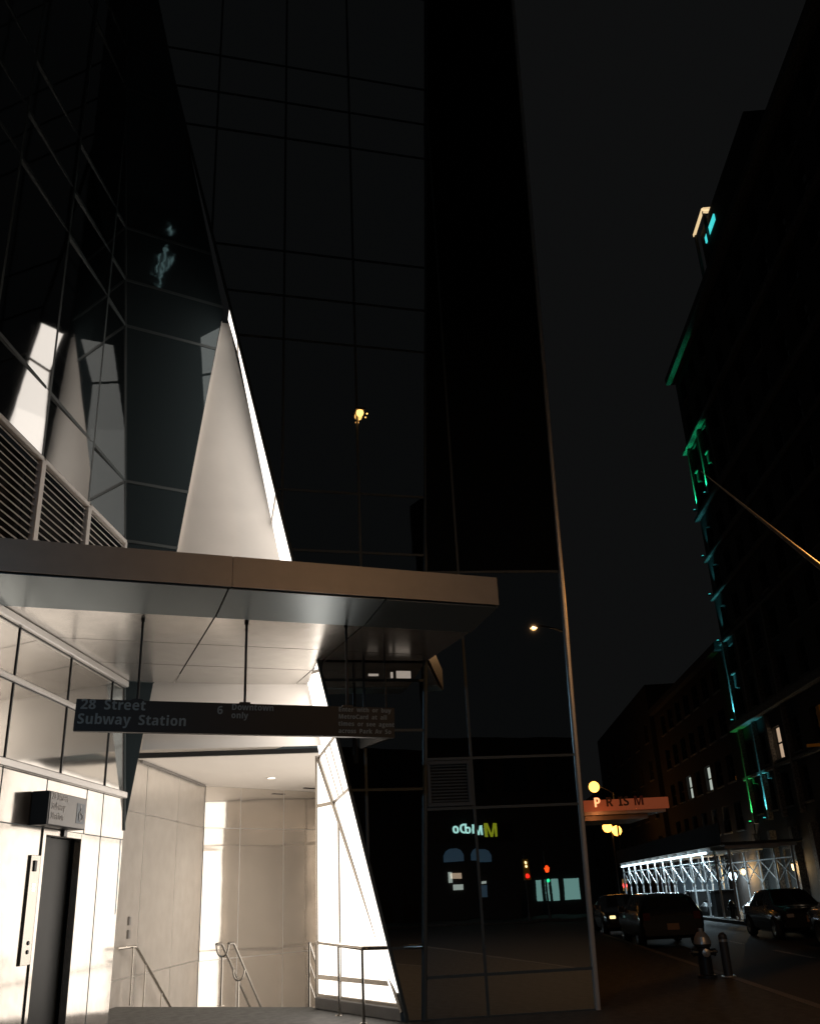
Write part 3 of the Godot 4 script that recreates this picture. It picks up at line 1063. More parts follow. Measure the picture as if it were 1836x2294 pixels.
	var n1 := st(-2.84, 0, 16.97)
	for k in 12:
		var mb := MB.new()
		var d0 := SV * (0.29 * k)
		var d1 := SV * (0.29 * (k + 1) + 0.02)
		var y := -0.17 * (k + 1)
		var pts := [n0 + d0, n1 + d0, n1 + d1, n0 + d1]
		for s in 4:
			mb.quad(pts[s] + UP * y, pts[(s + 1) % 4] + UP * y, pts[(s + 1) % 4] + UP * (y - 0.4), pts[s] + UP * (y - 0.4), (pts[s] + pts[(s + 1) % 4]) / 2 - (pts[0] + pts[2]) / 2)
		mb.quad(pts[0] + UP * y, pts[1] + UP * y, pts[2] + UP * y, pts[3] + UP * y, UP)
		part(S, "step", mb, M.plinth)
	var fl := MB.new()
	fl.prism(PackedVector2Array([Vector2(-6.2, -15), Vector2(-1, -15), Vector2(-1, -29), Vector2(-6.2, -29)]), Vector3(0, -2.6, 0), Vector3.RIGHT, Vector3.BACK, UP, 0.0, -0.05)
	part(S, "lower_floor", fl, M.plinth)

# ---------------------------------------------------------------- signs, handrails
func signs_and_rails() -> void:
	# hanging sign
	var g := Vector3(0.9586, 0, -0.2847)
	var tl := Vector3(-4.213, 4.045, -11.248)
	var x := (g * cos(deg_to_rad(-1.25)) + UP * sin(deg_to_rad(-1.25))).normalized()
	var nz := x.cross(UP).normalized()
	var y := nz.cross(x).normalized()
	var H := thing("hanging_sign", "long black hanging sign reading 28 Street Subway Station under the canopy", "sign", tl + x * 2.0)
	var L := 4.03
	var b := MB.new()
	b.box(tl + x * L / 2 - y * 0.195, Vector3(L / 2, 0.195, 0.045), Basis(x, y, nz), 0.006)
	part(H, "board", b, M.sign_black)
	for s in [0.72, 2.05, 3.4]:
		var p: Vector3 = tl + x * s
		var r := MB.new()
		r.tube(PackedVector3Array([p - UP * 0.005, Vector3(p.x, 5.1, p.z)]), 0.017, 10)
		r.tube(PackedVector3Array([Vector3(p.x, 5.06, p.z), Vector3(p.x, 5.102, p.z)]), 0.03, 12)
		r.tube(PackedVector3Array([Vector3(p.x, 4.98, p.z), Vector3(p.x, 5.0, p.z)]), 0.024, 12)
		part(H, "rod", r, M.black_metal)
		var f := MB.new()
		f.box(p + UP * 0.012, Vector3(0.07, 0.012, 0.03), Basis(x, y, nz), 0.004)
		part(H, "rod_foot", f, M.black_metal)
	var face := nz * 0.047
	plain_text(H, "lettering", "28  Street", 0.122, tl + x * 0.05 - y * 0.165 + face, x, y, M.sign_white)
	plain_text(H, "lettering", "Subway  Station", 0.122, tl + x * 0.03 - y * 0.345 + face, x, y, M.sign_white)
	plain_text(H, "lettering", "6", 0.1, tl + x * 1.7 - y * 0.175 + face, x, y, M.sign_white)
	plain_text(H, "lettering", "Downtown", 0.075, tl + x * 1.88 - y * 0.11 + face, x, y, M.sign_white)
	plain_text(H, "lettering", "only", 0.075, tl + x * 1.88 - y * 0.215 + face, x, y, M.sign_white)
	var lines := ["Enter  with  or  buy", "MetroCard  at  all", "times  or  see  agent", "across  Park  Av  So"]
	for k in 4:
		plain_text(H, "lettering", lines[k], 0.056, tl + x * 3.27 - y * (0.085 + 0.093 * k) + face, x, y, M.sign_white)
	# small second board behind it, hung on two rods
	var s2 := thing("hanging_sign", "small black board on two thin rods behind the long hanging sign", "sign", Vector3(-0.7, 3.8, -13.5))
	var q0 := Vector3(-0.48, 5.1, -13.28)
	var q1 := Vector3(-0.83, 5.1, -13.95)
	for q in [q0, q1]:
		var r := MB.new()
		r.tube(PackedVector3Array([q, Vector3(q.x, 3.98, q.z)]), 0.013, 8)
		part(s2, "rod", r, M.black_metal)
	var d := (q1 - q0).normalized()
	b = MB.new()
	b.box((q0 + q1) / 2 - UP * 1.26, Vector3(0.52, 0.15, 0.03), Basis(d, UP, d.cross(UP)), 0.005)
	part(s2, "board", b, M.sign_black)

	# sign box over the lift
	var OA := SU * A_U
	var eb := thing("lift_sign", "black wall sign box with glare painted grey on its face, reading 28 Street Subway Station above the lift door", "sign", OA + SV * 12.43 + UP * 2.68)
	b = MB.new()
	b.box(OA + SV * 12.43 + UP * 2.865 + SU * 0.12, Vector3(0.11, 0.205, 0.61), Basis(SU, UP, -SV), 0.006)
	part(eb, "box_body", b, M.sign_black)
	b = MB.new()
	b.box(OA + SV * 12.44 + UP * 2.865 + SU * 0.234, Vector3(0.004, 0.195, 0.585), Basis(SU, UP, -SV))
	part(eb, "face", b, M.sign_grey)  # black face coloured grey: the glare on it is put into the colour
	var fx := OA + SU * 0.24
	var txt := ["28 Street", "Subway", "Station"]
	for k in 3:
		plain_text(eb, "lettering", txt[k], 0.082, fx + SV * 11.9 + UP * (2.945 - 0.12 * k), SV, UP, M.sign_pale)
	b = MB.new()
	b.box(fx + SV * 12.83 + UP * 2.86, Vector3(0.002, 0.13, 0.13), Basis(SU, UP, -SV))
	part(eb, "symbol_plate", b, M.sign_blue)
	b = MB.new()
	b.lathe([Vector2(0, 0.004), Vector2(0.022, 0.004), Vector2(0.022, 0)], fx + SV * 12.82 + UP * 2.95 + SU * 0.002, 14, SU)
	var arc := PackedVector3Array()
	for k in 13:
		var t := deg_to_rad(100 + 20.0 * k)
		arc.append(fx + SU * 0.004 + SV * (12.83 + 0.062 * cos(t)) + UP * (2.825 + 0.062 * sin(t)))
	b.tube(arc, 0.008, 6)
	b.tube(PackedVector3Array([fx + SU * 0.004 + SV * 12.82 + UP * 2.925, fx + SU * 0.004 + SV * 12.822 + UP * 2.855, fx + SU * 0.004 + SV * 12.88 + UP * 2.85, fx + SU * 0.004 + SV * 12.905 + UP * 2.785]), 0.009, 6)
	part(eb, "wheelchair_symbol", b, M.sign_pale)

	# handrails
	var down := SV * 0.87 - UP * 0.46
	var lr := thing("handrail", "slim steel handrail going down the stair against the lift side wall", "handrail", Vector3(-5.6, 0, -18.62), "steel stair handrails")
	var p0 := Vector3(-5.72, 0.965, -18.45)
	var p1 := Vector3(-5.52, 0.97, -18.85)
	b = MB.new()
	b.tube(PackedVector3Array([p0, p1, p1 + down * 0.06 + SV * 0.03, p1 + down * 3.2]), 0.027, 10)
	part(lr, "rail", b, M.steel_tube)
	for k in 3:
		var t := [-0.1, 0.75, 2.0][k] as float
		var q: Vector3 = p1 + (down * t if t > 0 else SV * t)
		b = MB.new()
		b.tube(PackedVector3Array([q, Vector3(q.x, -0.17 * maxf(0, floor(t * 3.2)) - 0.1 + (0.1 if t < 0 else 0.0), q.z)]), 0.018, 10)
		part(lr, "post", b, M.steel_tube)
	var mr := thing("handrail", "double steel handrail with looped ends down the middle of the stair", "handrail", Vector3(-3.77, 0, -17.85), "steel stair handrails")
	for k in 2:
		var off := SU * (-0.11 + 0.22 * k)
		var q := Vector3(-3.70, 0.97, -17.95)
		b = MB.new()
		b.tube(PackedVector3Array([q + off, q + off + SV * 0.32, q + off + SV * 0.36 + down * 0.05, q + off + SV * 0.36 + down * 3.3]), 0.026, 10)
		part(mr, "rail", b, M.steel_tube)
	for k in 2:
		var c := Vector3(-3.70, 0.97, -17.95) if k == 0 else Vector3(-3.70, 0.97, -17.95) + SV * 0.36 + down * 1.05
		var loop := PackedVector3Array()
		for s in 11:
			var t := PI * s / 10.0
			loop.append(c + SU * (-0.11 * cos(t)) - UP * (0.2 * sin(t)))
		b = MB.new()
		b.tube(loop, 0.019, 10)
		part(mr, "loop", b, M.steel_tube)
		b = MB.new()
		b.tube(PackedVector3Array([c - UP * 0.2, Vector3(c.x, 0.0 if k == 0 else -0.7, c.z)]), 0.021, 10)
		part(mr, "post", b, M.steel_tube)
		if k == 0:
			b = MB.new()
			b.lathe([Vector2(0, 0.012), Vector2(0.06, 0.012), Vector2(0.065, 0.0)], Vector3(c.x, 0.0, c.z), 16)
			part(mr, "base_plate", b, M.steel_tube)
	var rr := thing("handrail", "steel handrail going down the stair beside the glowing glass wall", "handrail", Vector3(-2.06, 0, -17.1), "steel stair handrails")
	for k in 3:
		var q := Vector3(-2.06, 0.95 - 0.3 * k, -17.13)
		b = MB.new()
		b.tube(PackedVector3Array([q, q + SV * 0.05, q + SV * 0.05 + down * 2.6]), 0.02 if k == 0 else 0.012, 8)
		part(rr, "rail", b, M.steel_tube)
	b = MB.new()
	b.tube(PackedVector3Array([Vector3(-2.06, 0.955, -17.1), Vector3(-2.06, 0.0, -17.1)]), 0.021, 10)
	part(rr, "post", b, M.steel_tube)
	var gr := thing("guard_rail", "steel guard rail on round posts in front of the glowing glass wall", "railing", Vector3(-1.2, 0, -15.2))
	var gp := [Vector3(-1.92, 0, -16.95), Vector3(-1.43, 0, -15.68), Vector3(-0.99, 0, -14.58), Vector3(-0.12, 0, -14.5)]
	b = MB.new()
	b.tube(PackedVector3Array([gp[0] + UP * 0.965, gp[1] + UP * 0.96, gp[2] + UP * 0.955 + (gp[1] - gp[2]).normalized() * 0.05, gp[2] + UP * 0.955 + (gp[3] - gp[2]).normalized() * 0.05, gp[3] + UP * 0.945]), 0.029, 12)
	part(gr, "rail", b, M.steel_tube)
	for k in 3:
		b = MB.new()
		b.tube(PackedVector3Array([gp[k], gp[k] + UP * 0.955]), 0.021, 12)
		var P := part(gr, "post", b, M.steel_tube)
		b = MB.new()
		b.lathe([Vector2(0, 0.014), Vector2(0.055, 0.014), Vector2(0.062, 0.0)], gp[k], 18)
		part(P, "base_plate", b, M.steel_tube)

	# PRISM canopy sign further along the tower
	var P2 := thing("entrance_canopy", "small orange lit canopy reading PRISM beyond the tower corner", "canopy", Vector3(4.4, 3.05, -22.3))
	b = MB.new()
	b.box(Vector3(4.2, 3.315, -22.0), Vector3(1.37, 0.122, 0.04), Basis(), 0.008)
	part(P2, "fascia_sign", b, M.prism_band)
	b = MB.new()
	b.prism(pv([[2.85, 0], [5.5, 0], [5.2, -2.2], [2.95, -2.2]]), Vector3(0, 3.12, -22.045), Vector3.RIGHT, Vector3.BACK, UP, 0.1, 0.0)
	b.prism(pv([[2.85, -0.3], [5.15, -0.3], [5.1, -2.1], [2.95, -2.1]]), Vector3(0, 3.02, -22.045), Vector3.RIGHT, Vector3.BACK, UP, 0.095, 0.0)
	part(P2, "soffit_box", b, M.fascia)
	var letters := [["P", "neon_orange"], ["R", "letter_brown"], ["I", "letter_brown"], ["S", "letter_brown"], ["M", "letter_maroon"]]
	var lx := [3.86, 4.13, 4.42, 4.53, 4.77]
	for k in 5:
		plain_text(P2, "sign_letter", letters[k][0], 0.2, Vector3(lx[k], 3.215, -21.955), Vector3.RIGHT, UP, M[letters[k][1]], 0.012)
	lamp(P2, Vector3(3.98, 3.1, -21.6), Color(1.0, 0.6, 0.35), 0.1, 0.06)

# ---------------------------------------------------------------- street lamps
func street_lamp(called: String, label: String, foot: Vector3, head: Vector3, bulb: String, color: Color, energy: float, size := 0.16) -> void:
	var T := thing(called, label, "street lamp", foot, "street lamps")
	var h := head.y
	var b := MB.new()
	b.lathe([Vector2(0.0, 0.0), Vector2(0.17, 0.0), Vector2(0.16, 0.3), Vector2(0.1, 0.6), Vector2(0.085, 0.75), Vector2(0.06, h - 0.4), Vector2(0.0, h - 0.4)], foot, 14)
	part(T, "pole", b, M.pole_steel)
	var d := (head - foot) * Vector3(1, 0, 1)
	b = MB.new()
	var pts := PackedVector3Array()
	for k in 9:
		var t := k / 8.0
		pts.append(foot + d * t + UP * (h - 0.5 + 0.62 * sin(t * PI * 0.5)))
	b.tube(pts, 0.045, 10, 0.03)
	part(T, "arm", b, M.pole_steel)
	var dn := d.normalized()
	b = MB.new()
	b.lathe([Vector2(0.0, 0.16), Vector2(0.12, 0.14), Vector2(minf(size, 0.2) + 0.04, 0.05), Vector2(minf(size, 0.2) + 0.05, 0.0), Vector2(minf(size, 0.2) + 0.02, 0.0), Vector2(minf(size, 0.2) + 0.01, 0.05), Vector2(0.0, 0.11)], head, 18)
	part(T, "lamp_housing", b, M.pole_steel)
	b = MB.new()
	if size > 0.4:
		var ball: Array = []
		for k in 11:
			var t := -PI / 2 + PI * k / 10.0
			ball.append(Vector2(maxf(0.0, cos(t)) * size, sin(t) * size + size * 0.1))
		b.lathe(ball, head, 20)
		part(T, "lamp_globe", b, M[bulb])
		lamp(T, head - UP * (size * 1.7), color, energy, 0.1)
		return
	b.lathe([Vector2(0.0, -size * 0.75), Vector2(size * 0.5, -size * 0.62), Vector2(size * 0.85, -size * 0.3), Vector2(size, 0.0), Vector2(size * 0.8, 0.075), Vector2(0, 0.08)], head, 18)
	part(T, "lamp_bulb", b, M[bulb])
	if energy > 0:
		lamp(T, head + UP * 0.03, color, energy, 0.05)

# ---------------------------------------------------------------- buildings across the side street
func wall_windows(T: Node3D, u: float, v0: float, v1: float, y0: float, y1: float, spots: Array, wm: Material) -> void:
	# wall facing the street (normal -SU) with recessed windows: spots are [va, vb, ya, yb, glass]
	var vs := [v0, v1]
	var ys := [y0, y1]
	for s in spots:
		for k in [s[0], s[1]]:
			if not vs.has(k):
				vs.append(k)
		for k in [s[2], s[3]]:
			if not ys.has(k):
				ys.append(k)
	vs.sort()
	ys.sort()
	var mb := MB.new()
	for i in vs.size() - 1:
		for j in ys.size() - 1:
			var cv: float = (vs[i] + vs[i + 1]) / 2
			var cy: float = (ys[j] + ys[j + 1]) / 2
			var hole := false
			for s in spots:
				if cv > s[0] and cv < s[1] and cy > s[2] and cy < s[3]:
					hole = true
			if not hole:
				mb.quad(st(u, ys[j], vs[i]), st(u, ys[j], vs[i + 1]), st(u, ys[j + 1], vs[i + 1]), st(u, ys[j + 1], vs[i]), -SU)
	for s in spots:
		var r := 0.22
		mb.quad(st(u, s[2], s[0]), st(u, s[3], s[0]), st(u + r, s[3], s[0]), st(u + r, s[2], s[0]), SV)
		mb.quad(st(u, s[2], s[1]), st(u, s[3], s[1]), st(u + r, s[3], s[1]), st(u + r, s[2], s[1]), -SV)
		mb.quad(st(u, s[2], s[0]), st(u, s[2], s[1]), st(u + r, s[2], s[1]), st(u + r, s[2], s[0]), UP)
		mb.quad(st(u, s[3], s[0]), st(u, s[3], s[1]), st(u + r, s[3], s[1]), st(u + r, s[3], s[0]), -UP)
	# other sides and roof
	var dd := u + 14.0
	mb.quad(st(u, y0, v0), st(dd, y0, v0), st(dd, y1, v0), st(u, y1, v0), -SV)
	mb.quad(st(u, y0, v1), st(dd, y0, v1), st(dd, y1, v1), st(u, y1, v1), SV)
	mb.quad(st(dd, y0, v0), st(dd, y0, v1), st(dd, y1, v1), st(dd, y1, v0), SU)
	mb.quad(st(u, y1, v0), st(dd, y1, v0), st(dd, y1, v1), st(u, y1, v1), UP)
	part(T, "wall", mb, wm)
	for s in spots:
		var f := MB.new()
		var ym: float = (s[2] + s[3]) / 2
		for q in [[s[0], s[2], s[0], s[3]], [s[1], s[2], s[1], s[3]], [s[0], s[2], s[1], s[2]], [s[0], s[3], s[1], s[3]], [s[0], ym, s[1], ym]]:
			f.bar(st(u + 0.19, q[1], q[0]), st(u + 0.19, q[3], q[2]), 0.07, 0.06, -SU)
		var F := part(T, "window", f, M.stone)
		var g := MB.new()
		g.box(st(u + 0.215, ym, (s[0] + s[1]) / 2), Vector3(0.006, (s[3] - s[2]) / 2, (s[1] - s[0]) / 2), Basis(SU, UP, -SV))
		part(F, "pane" if s[4] == "window_dark" else "lit_window_pane", g, M[s[4]])
		var l := MB.new()
		l.bar(st(u - 0.03, s[2] - 0.05, s[0] - 0.08), st(u - 0.03, s[2] - 0.05, s[1] + 0.08), 0.09, 0.14, -SU, 0.01)
		part(F, "sill", l, M.stone_pale)

func street_right() -> void:
	# --- tower with green uplights
	var u := 15.4
	var T := thing("stone_tower", "tall dark stone building with green uplit pilasters across the side street", "building", st(u, 0, 45))
	var spots: Array = []
	var floors := [4.75, 6.95, 9.95, 12.35, 14.75, 17.3, 19.7, 22.7, 24.95, 27.3, 29.7]
	var cols := [27.6, 30.3, 33.0, 35.7, 38.4, 41.1, 43.9, 46.6, 49.1, 51.5]
	for y in floors:
		for c in cols:
			var glass := "window_dark"
			if y == 6.95 and absf(c - 46.6) < 0.1:
				glass = "window_warm"
			spots.append([c, c + 1.15, y, y + 1.55, glass])
	wall_windows(T, u, 25.0, 53.6, 0.0, 32.2, spots, M.stone)
	for c in [[6.66, 0.18, 0.2], [9.45, 0.4, 0.45], [14.3, 0.16, 0.2], [17.05, 0.16, 0.2], [19.45, 0.16, 0.2], [22.2, 0.25, 0.3], [26.75, 0.2, 0.35], [32.1, 0.5, 0.6]]:
		var mb := MB.new()
		mb.bar(st(u - c[2] / 2, c[0], 25.0), st(u - c[2] / 2, c[0], 53.7), c[1], c[2], -SU, 0.03)
		part(T, "cornice", mb, M.stone_pale)
	# pilasters in the two lit storeys
	for y in [[4.3, 9.2], [9.7, 14.2], [22.4, 26.6]]:
		for v in [52.85, 50.2, 47.9, 45.2]:
			var mb := MB.new()
			mb.box(st(u - 0.09, (y[0] + y[1]) / 2, v), Vector3(0.14, (y[1] - y[0]) / 2, 0.13), Basis(SU, UP, -SV), 0.03)
			part(T, "pilaster", mb, M.stone_pale)
	# uplights: a small fixture at the foot of each lit pilaster
	var ups := [[52.85, 4.45, "g", 14.0], [50.2, 4.45, "c", 16.0], [52.85, 9.85, "c", 16.0], [52.85, 22.6, "t", 18.0], [50.2, 22.6, "t", 16.0], [52.85, 14.4, "c", 2.5], [52.85, 17.2, "c", 2.0], [52.85, 19.6, "c", 1.2]]
	for p in ups:
		var at := st(u - 0.42, p[1] - 0.02, p[0])
		var mb := MB.new()
		mb.lathe([Vector2(0, 0), Vector2(0.06, 0), Vector2(0.075, 0.1), Vector2(0.0, 0.1)], at - UP * 0.12, 12)
		mb.bar(at - UP * 0.08, at + SU * 0.3 - UP * 0.08, 0.04, 0.04, UP)
		var F := part(T, "uplight", mb, M.black_metal)
		var g := MB.new()
		g.lathe([Vector2(0, 0.02), Vector2(0.06, 0.015), Vector2(0.07, -0.02)], at, 12)
		part(F, "lamp_lens", g, M.green_lamp if p[2] == "g" else M.cyan_lamp)
		var up := SpotLight3D.new()
		up.name = "lamp_glow"
		up.light_color = Color(0.25, 1.0, 0.5) if p[2] == "g" else (Color(0.15, 1.0, 0.66) if p[2] == "t" else Color(0.4, 0.95, 1.0))
		up.light_energy = p[3]
		up.light_size = 0.03
		up.spot_angle = 22.0
		up.spot_angle_attenuation = 1.0
		up.spot_range = 12.0
		up.spot_attenuation = 2.0
		up.shadow_enabled = true
		T.add_child(up, true)
		var dz := -(UP + SU * 0.16).normalized()
		var dx := SV.cross(dz).cross(dz).normalized()
		up.transform = Transform3D(Basis(SV, dz.cross(SV).normalized(), dz).orthonormalized(), at + UP * 0.06 - base_of[T])
	# crown, set back, with cream light lines and a cyan glow
	var cr := MB.new()
	cr.box(st(u + 5.2, 34.3, 39.5), Vector3(5.0, 1.9, 4.6), Basis(SU, UP, -SV))
	part(T, "crown", cr, M.stone)
	var ln := MB.new()
	ln.bar(st(u - 0.05, 36.5, 42.2), st(u - 0.05, 36.45, 44.4), 0.16, 0.12, -SU)
	part(T, "light_line", ln, M.cream_line)
	ln = MB.new()
	ln.bar(st(u - 0.05, 36.5, 42.2), st(u + 2.4, 36.5, 42.2), 0.16, 0.12, -SV)
	ln.bar(st(u - 0.05, 36.3, 42.2), st(u + 2.4, 36.3, 42.2), 0.1, 0.12, -SV)
	part(T, "light_line", ln, M.cream_line)
	for q in [[0.0, 42.3], [0.0, 44.3], [2.35, 34.7]]:
		var post := MB.new()
		post.bar(st(u + q[0], 32.3, q[1]), st(u + q[0], 36.5, q[1]), 0.14, 0.14, -SU)
		part(T, "crown_post", post, M.black_metal)
	var cw := MB.new()
	cw.box(st(u + 0.17, 35.2, 42.3), Vector3(0.04, 0.2, 1.0), Basis(SU, UP, -SV))
	part(T, "lit_window", cw, M.cyan_lamp)
	# entrance zone at street level: pale piers, door, wall lamps
	for v in [44.2, 47.0, 50.4, 53.2]:
		var mb := MB.new()
		mb.box(st(u - 0.15, 1.9, v), Vector3(0.16, 1.9, 0.22), Basis(SU, UP, -SV), 0.03)
		part(T, "pier", mb, M.stone_pale)
	for q in [[48.1, 0.0, 48.1, 2.9], [49.3, 0.0, 49.3, 2.9], [48.1, 2.2, 49.3, 2.2], [48.1, 2.9, 49.3, 2.9]]:
		var mb := MB.new()
		mb.bar(st(u - 0.06, q[1], q[0]), st(u - 0.06, q[3], q[2]), 0.1, 0.1, -SU)
		part(T, "door_frame", mb, M.stone_pale)
	for q in [[46.9, 2.0, 0.7]]:
		var at := st(u - 0.48, q[1], q[0])
		var mb := MB.new()
		mb.lathe([Vector2(0, 0.24), Vector2(0.05, 0.22), Vector2(0.11, 0.16), Vector2(0.12, 0.14)], at, 12)
		mb.bar(at + UP * 0.2, at + SU * 0.2 + UP * 0.2, 0.04, 0.04, UP)
		var F := part(T, "wall_lamp", mb, M.black_metal)
		var g := MB.new()
		g.lathe([Vector2(0, -0.16), Vector2(0.07, -0.14), Vector2(0.1, 0.0), Vector2(0.1, 0.14), Vector2(0, 0.15)], at, 14)
		part(F, "lamp_globe", g, M.warm_white)
		lamp(T, at, Color(1.0, 0.82, 0.55), q[2], 0.08)

	# --- lower building beyond, with two lit windows
	var T2 := thing("brick_building", "low dark brick building with two lit windows behind the scaffold shed", "building", st(u, 0, 65))
	spots = []
	for y in [4.2, 6.85, 9.5, 12.1]:
		for k in 7:
			var v := 55.6 + 2.75 * k
			var lit: bool = y == 6.85 and (k == 2 or k == 4)
			spots.append([v, v + 1.5, y, y + 1.5, "window_white" if lit else "window_dark"])
	wall_windows(T2, u, 53.8, 76.0, 0.0, 14.5, spots, M.brick_dark)
	var co := MB.new()
	co.bar(st(u - 0.2, 14.3, 53.8), st(u - 0.2, 14.3, 76.0), 0.5, 0.45, -SU, 0.05)
	part(T2, "cornice", co, M.stone)
	for q in [[55.9, 1.95, 0.45, "warm_white", 0.17, Color(1.0, 0.82, 0.55), 4.5], [57.6, 1.75, 0.6, "cool_lamp", 0.24, Color(0.85, 0.95, 1.0), 1.5]]:
		var at := st(u - q[2], q[1], q[0])
		var mb := MB.new()
		mb.lathe([Vector2(0, q[4] + 0.08), Vector2(0.05, q[4] + 0.06), Vector2(q[4] * 0.7, q[4] * 0.9)], at, 14)
		mb.bar(at + UP * (q[4] + 0.05), at + SU * q[2] + UP * (q[4] + 0.05), 0.05, 0.05, UP)
		var F := part(T2, "wall_lamp", mb, M.black_metal)
		var g := MB.new()
		var pr: Array = []
		for k in 9:
			var t := -PI / 2 + PI * k / 8.0
			pr.append(Vector2(maxf(0.0, cos(t)) * q[4], sin(t) * q[4]))
		g.lathe(pr, at, 16)
		part(F, "lamp_globe", g, M[q[3]])
		lamp(T2, at, q[5], q[6], 0.08)
	# --- next blocks down the street
	var far := [["dark apartment block standing beyond the brick building", 15.4, 78.0, 110.0, 17.0], ["distant dark building closing the right side of the street", 15.4, 112.0, 170.0, 12.0]]
	for f in far:
		var T3 := thing("apartment_block", f[0], "building", st(f[1], 0, f[2]))
		spots = []
		for y in range(3, int(f[4]) - 2, 3):
			for k in 6:
				var v: float = f[2] + 1.5 + k * (f[3] - f[2] - 3.0) / 6.0
				spots.append([v, v + 1.5, y + 0.5, y + 2.1, "window_dark"])
		wall_windows(T3, f[1], f[2], f[3], 0.0, f[4], spots, M.brick_dark)
	# --- block closing the far end with lit shopfronts
	var T4 := thing("shop_row", "far row of small shops with teal lit fronts at the street end", "building", st(4, 0, 150))
	var wl := MB.new()
	wl.box(st(8, 5, 156), Vector3(16, 5, 5), Basis(SU, UP, -SV))
	part(T4, "wall", wl, M.brick_dark)
	for k in 6:
		var sh := MB.new()
		sh.box(st(10.0 + k * 2.6, 1.5, 150.9), Vector3(0.8, 1.3, 0.06), Basis(SU, UP, -SV))
		part(T4, "lit_shop_window", sh, M.window_teal if k % 2 == 0 else M.window_blue)

	scaffold_shed()

func scaffold_shed() -> void:
	var T := thing("scaffold_shed", "pavement scaffold shed with white tube lights and crossed braces", "scaffold", st(12.4, 0, 58))
	var v0 := 43.4
	var n := 12
	var step := (74.0 - v0) / n
	for row in 2:
		var u := 11.15 + 2.7 * row
		for k in n + 1:
			var v := v0 + step * k
			var mb := MB.new()
			mb.tube(PackedVector3Array([st(u, 0.0, v), st(u, 2.85, v)]), 0.05, 8)
			var P := part(T, "post", mb, M.galvanised)
			var bp := MB.new()
			bp.box(st(u, 0.015, v), Vector3(0.12, 0.015, 0.12), Basis(SU, UP, -SV))
			part(P, "base_plate", bp, M.galvanised)
		for k in n:
			var a := v0 + step * k
			for s in 2:
				var mb := MB.new()
				var lo := a if s == 0 else a + step
				var hi := a + step if s == 0 else a
				mb.tube(PackedVector3Array([st(u + 0.055 * (1 if s == 0 else -1), 1.35, lo), st(u + 0.055 * (1 if s == 0 else -1), 2.35, hi)]), 0.026, 6)
				part(T, "brace", mb, M.galvanised)
		for y in [2.4]:
			var mb := MB.new()
			mb.tube(PackedVector3Array([st(u, y, v0), st(u, y, 74.0)]), 0.03, 6)
			part(T, "ledger", mb, M.galvanised)
	for k in n + 1:
		var v := v0 + step * k
		var mb := MB.new()
		mb.bar(st(11.0, 2.93, v), st(14.1, 2.93, v), 0.1, 0.15, UP)
		part(T, "joist", mb, M.galvanised)
	var dk := MB.new()
	dk.box(st(12.55, 3.06, 58.7), Vector3(1.75, 0.05, 15.6), Basis(SU, UP, -SV))
	part(T, "deck", dk, M.stone)
	for k in 13:
		var v := v0 + 2.4 * k
		var mb := MB.new()
		mb.box(st(10.82, 3.5, v + 0.9), Vector3(0.02, 0.42, 1.19), Basis(SU, UP, -SV))
		part(T, "parapet_board", mb, M.wood_blue)
	# wall panels at the back of the walkway
	for k in range(6, 12):
		var mb := MB.new()
		mb.box(st(14.75, 1.4, v0 + 1.2 + 2.55 * k), Vector3(0.03, 1.4, 1.26), Basis(SU, UP, -SV))
		part(T, "hoarding_board", mb, M.wood_blue)
	for k in 11:
		var v := 47.0 + 2.45 * k
		var mb := MB.new()
		mb.box(st(11.0, 2.8, v + 1.1), Vector3(0.05, 0.045, 1.12), Basis(SU, UP, -SV), 0.01)
		part(T, "light_tube", mb, M.tube)
	for k in 4:
		area_light(T, st(11.35, 2.74, 50.0 + 6.6 * k), SV, SU, -UP, 6.2, 0.12, Color(0.84, 0.95, 1.0), 34.0)

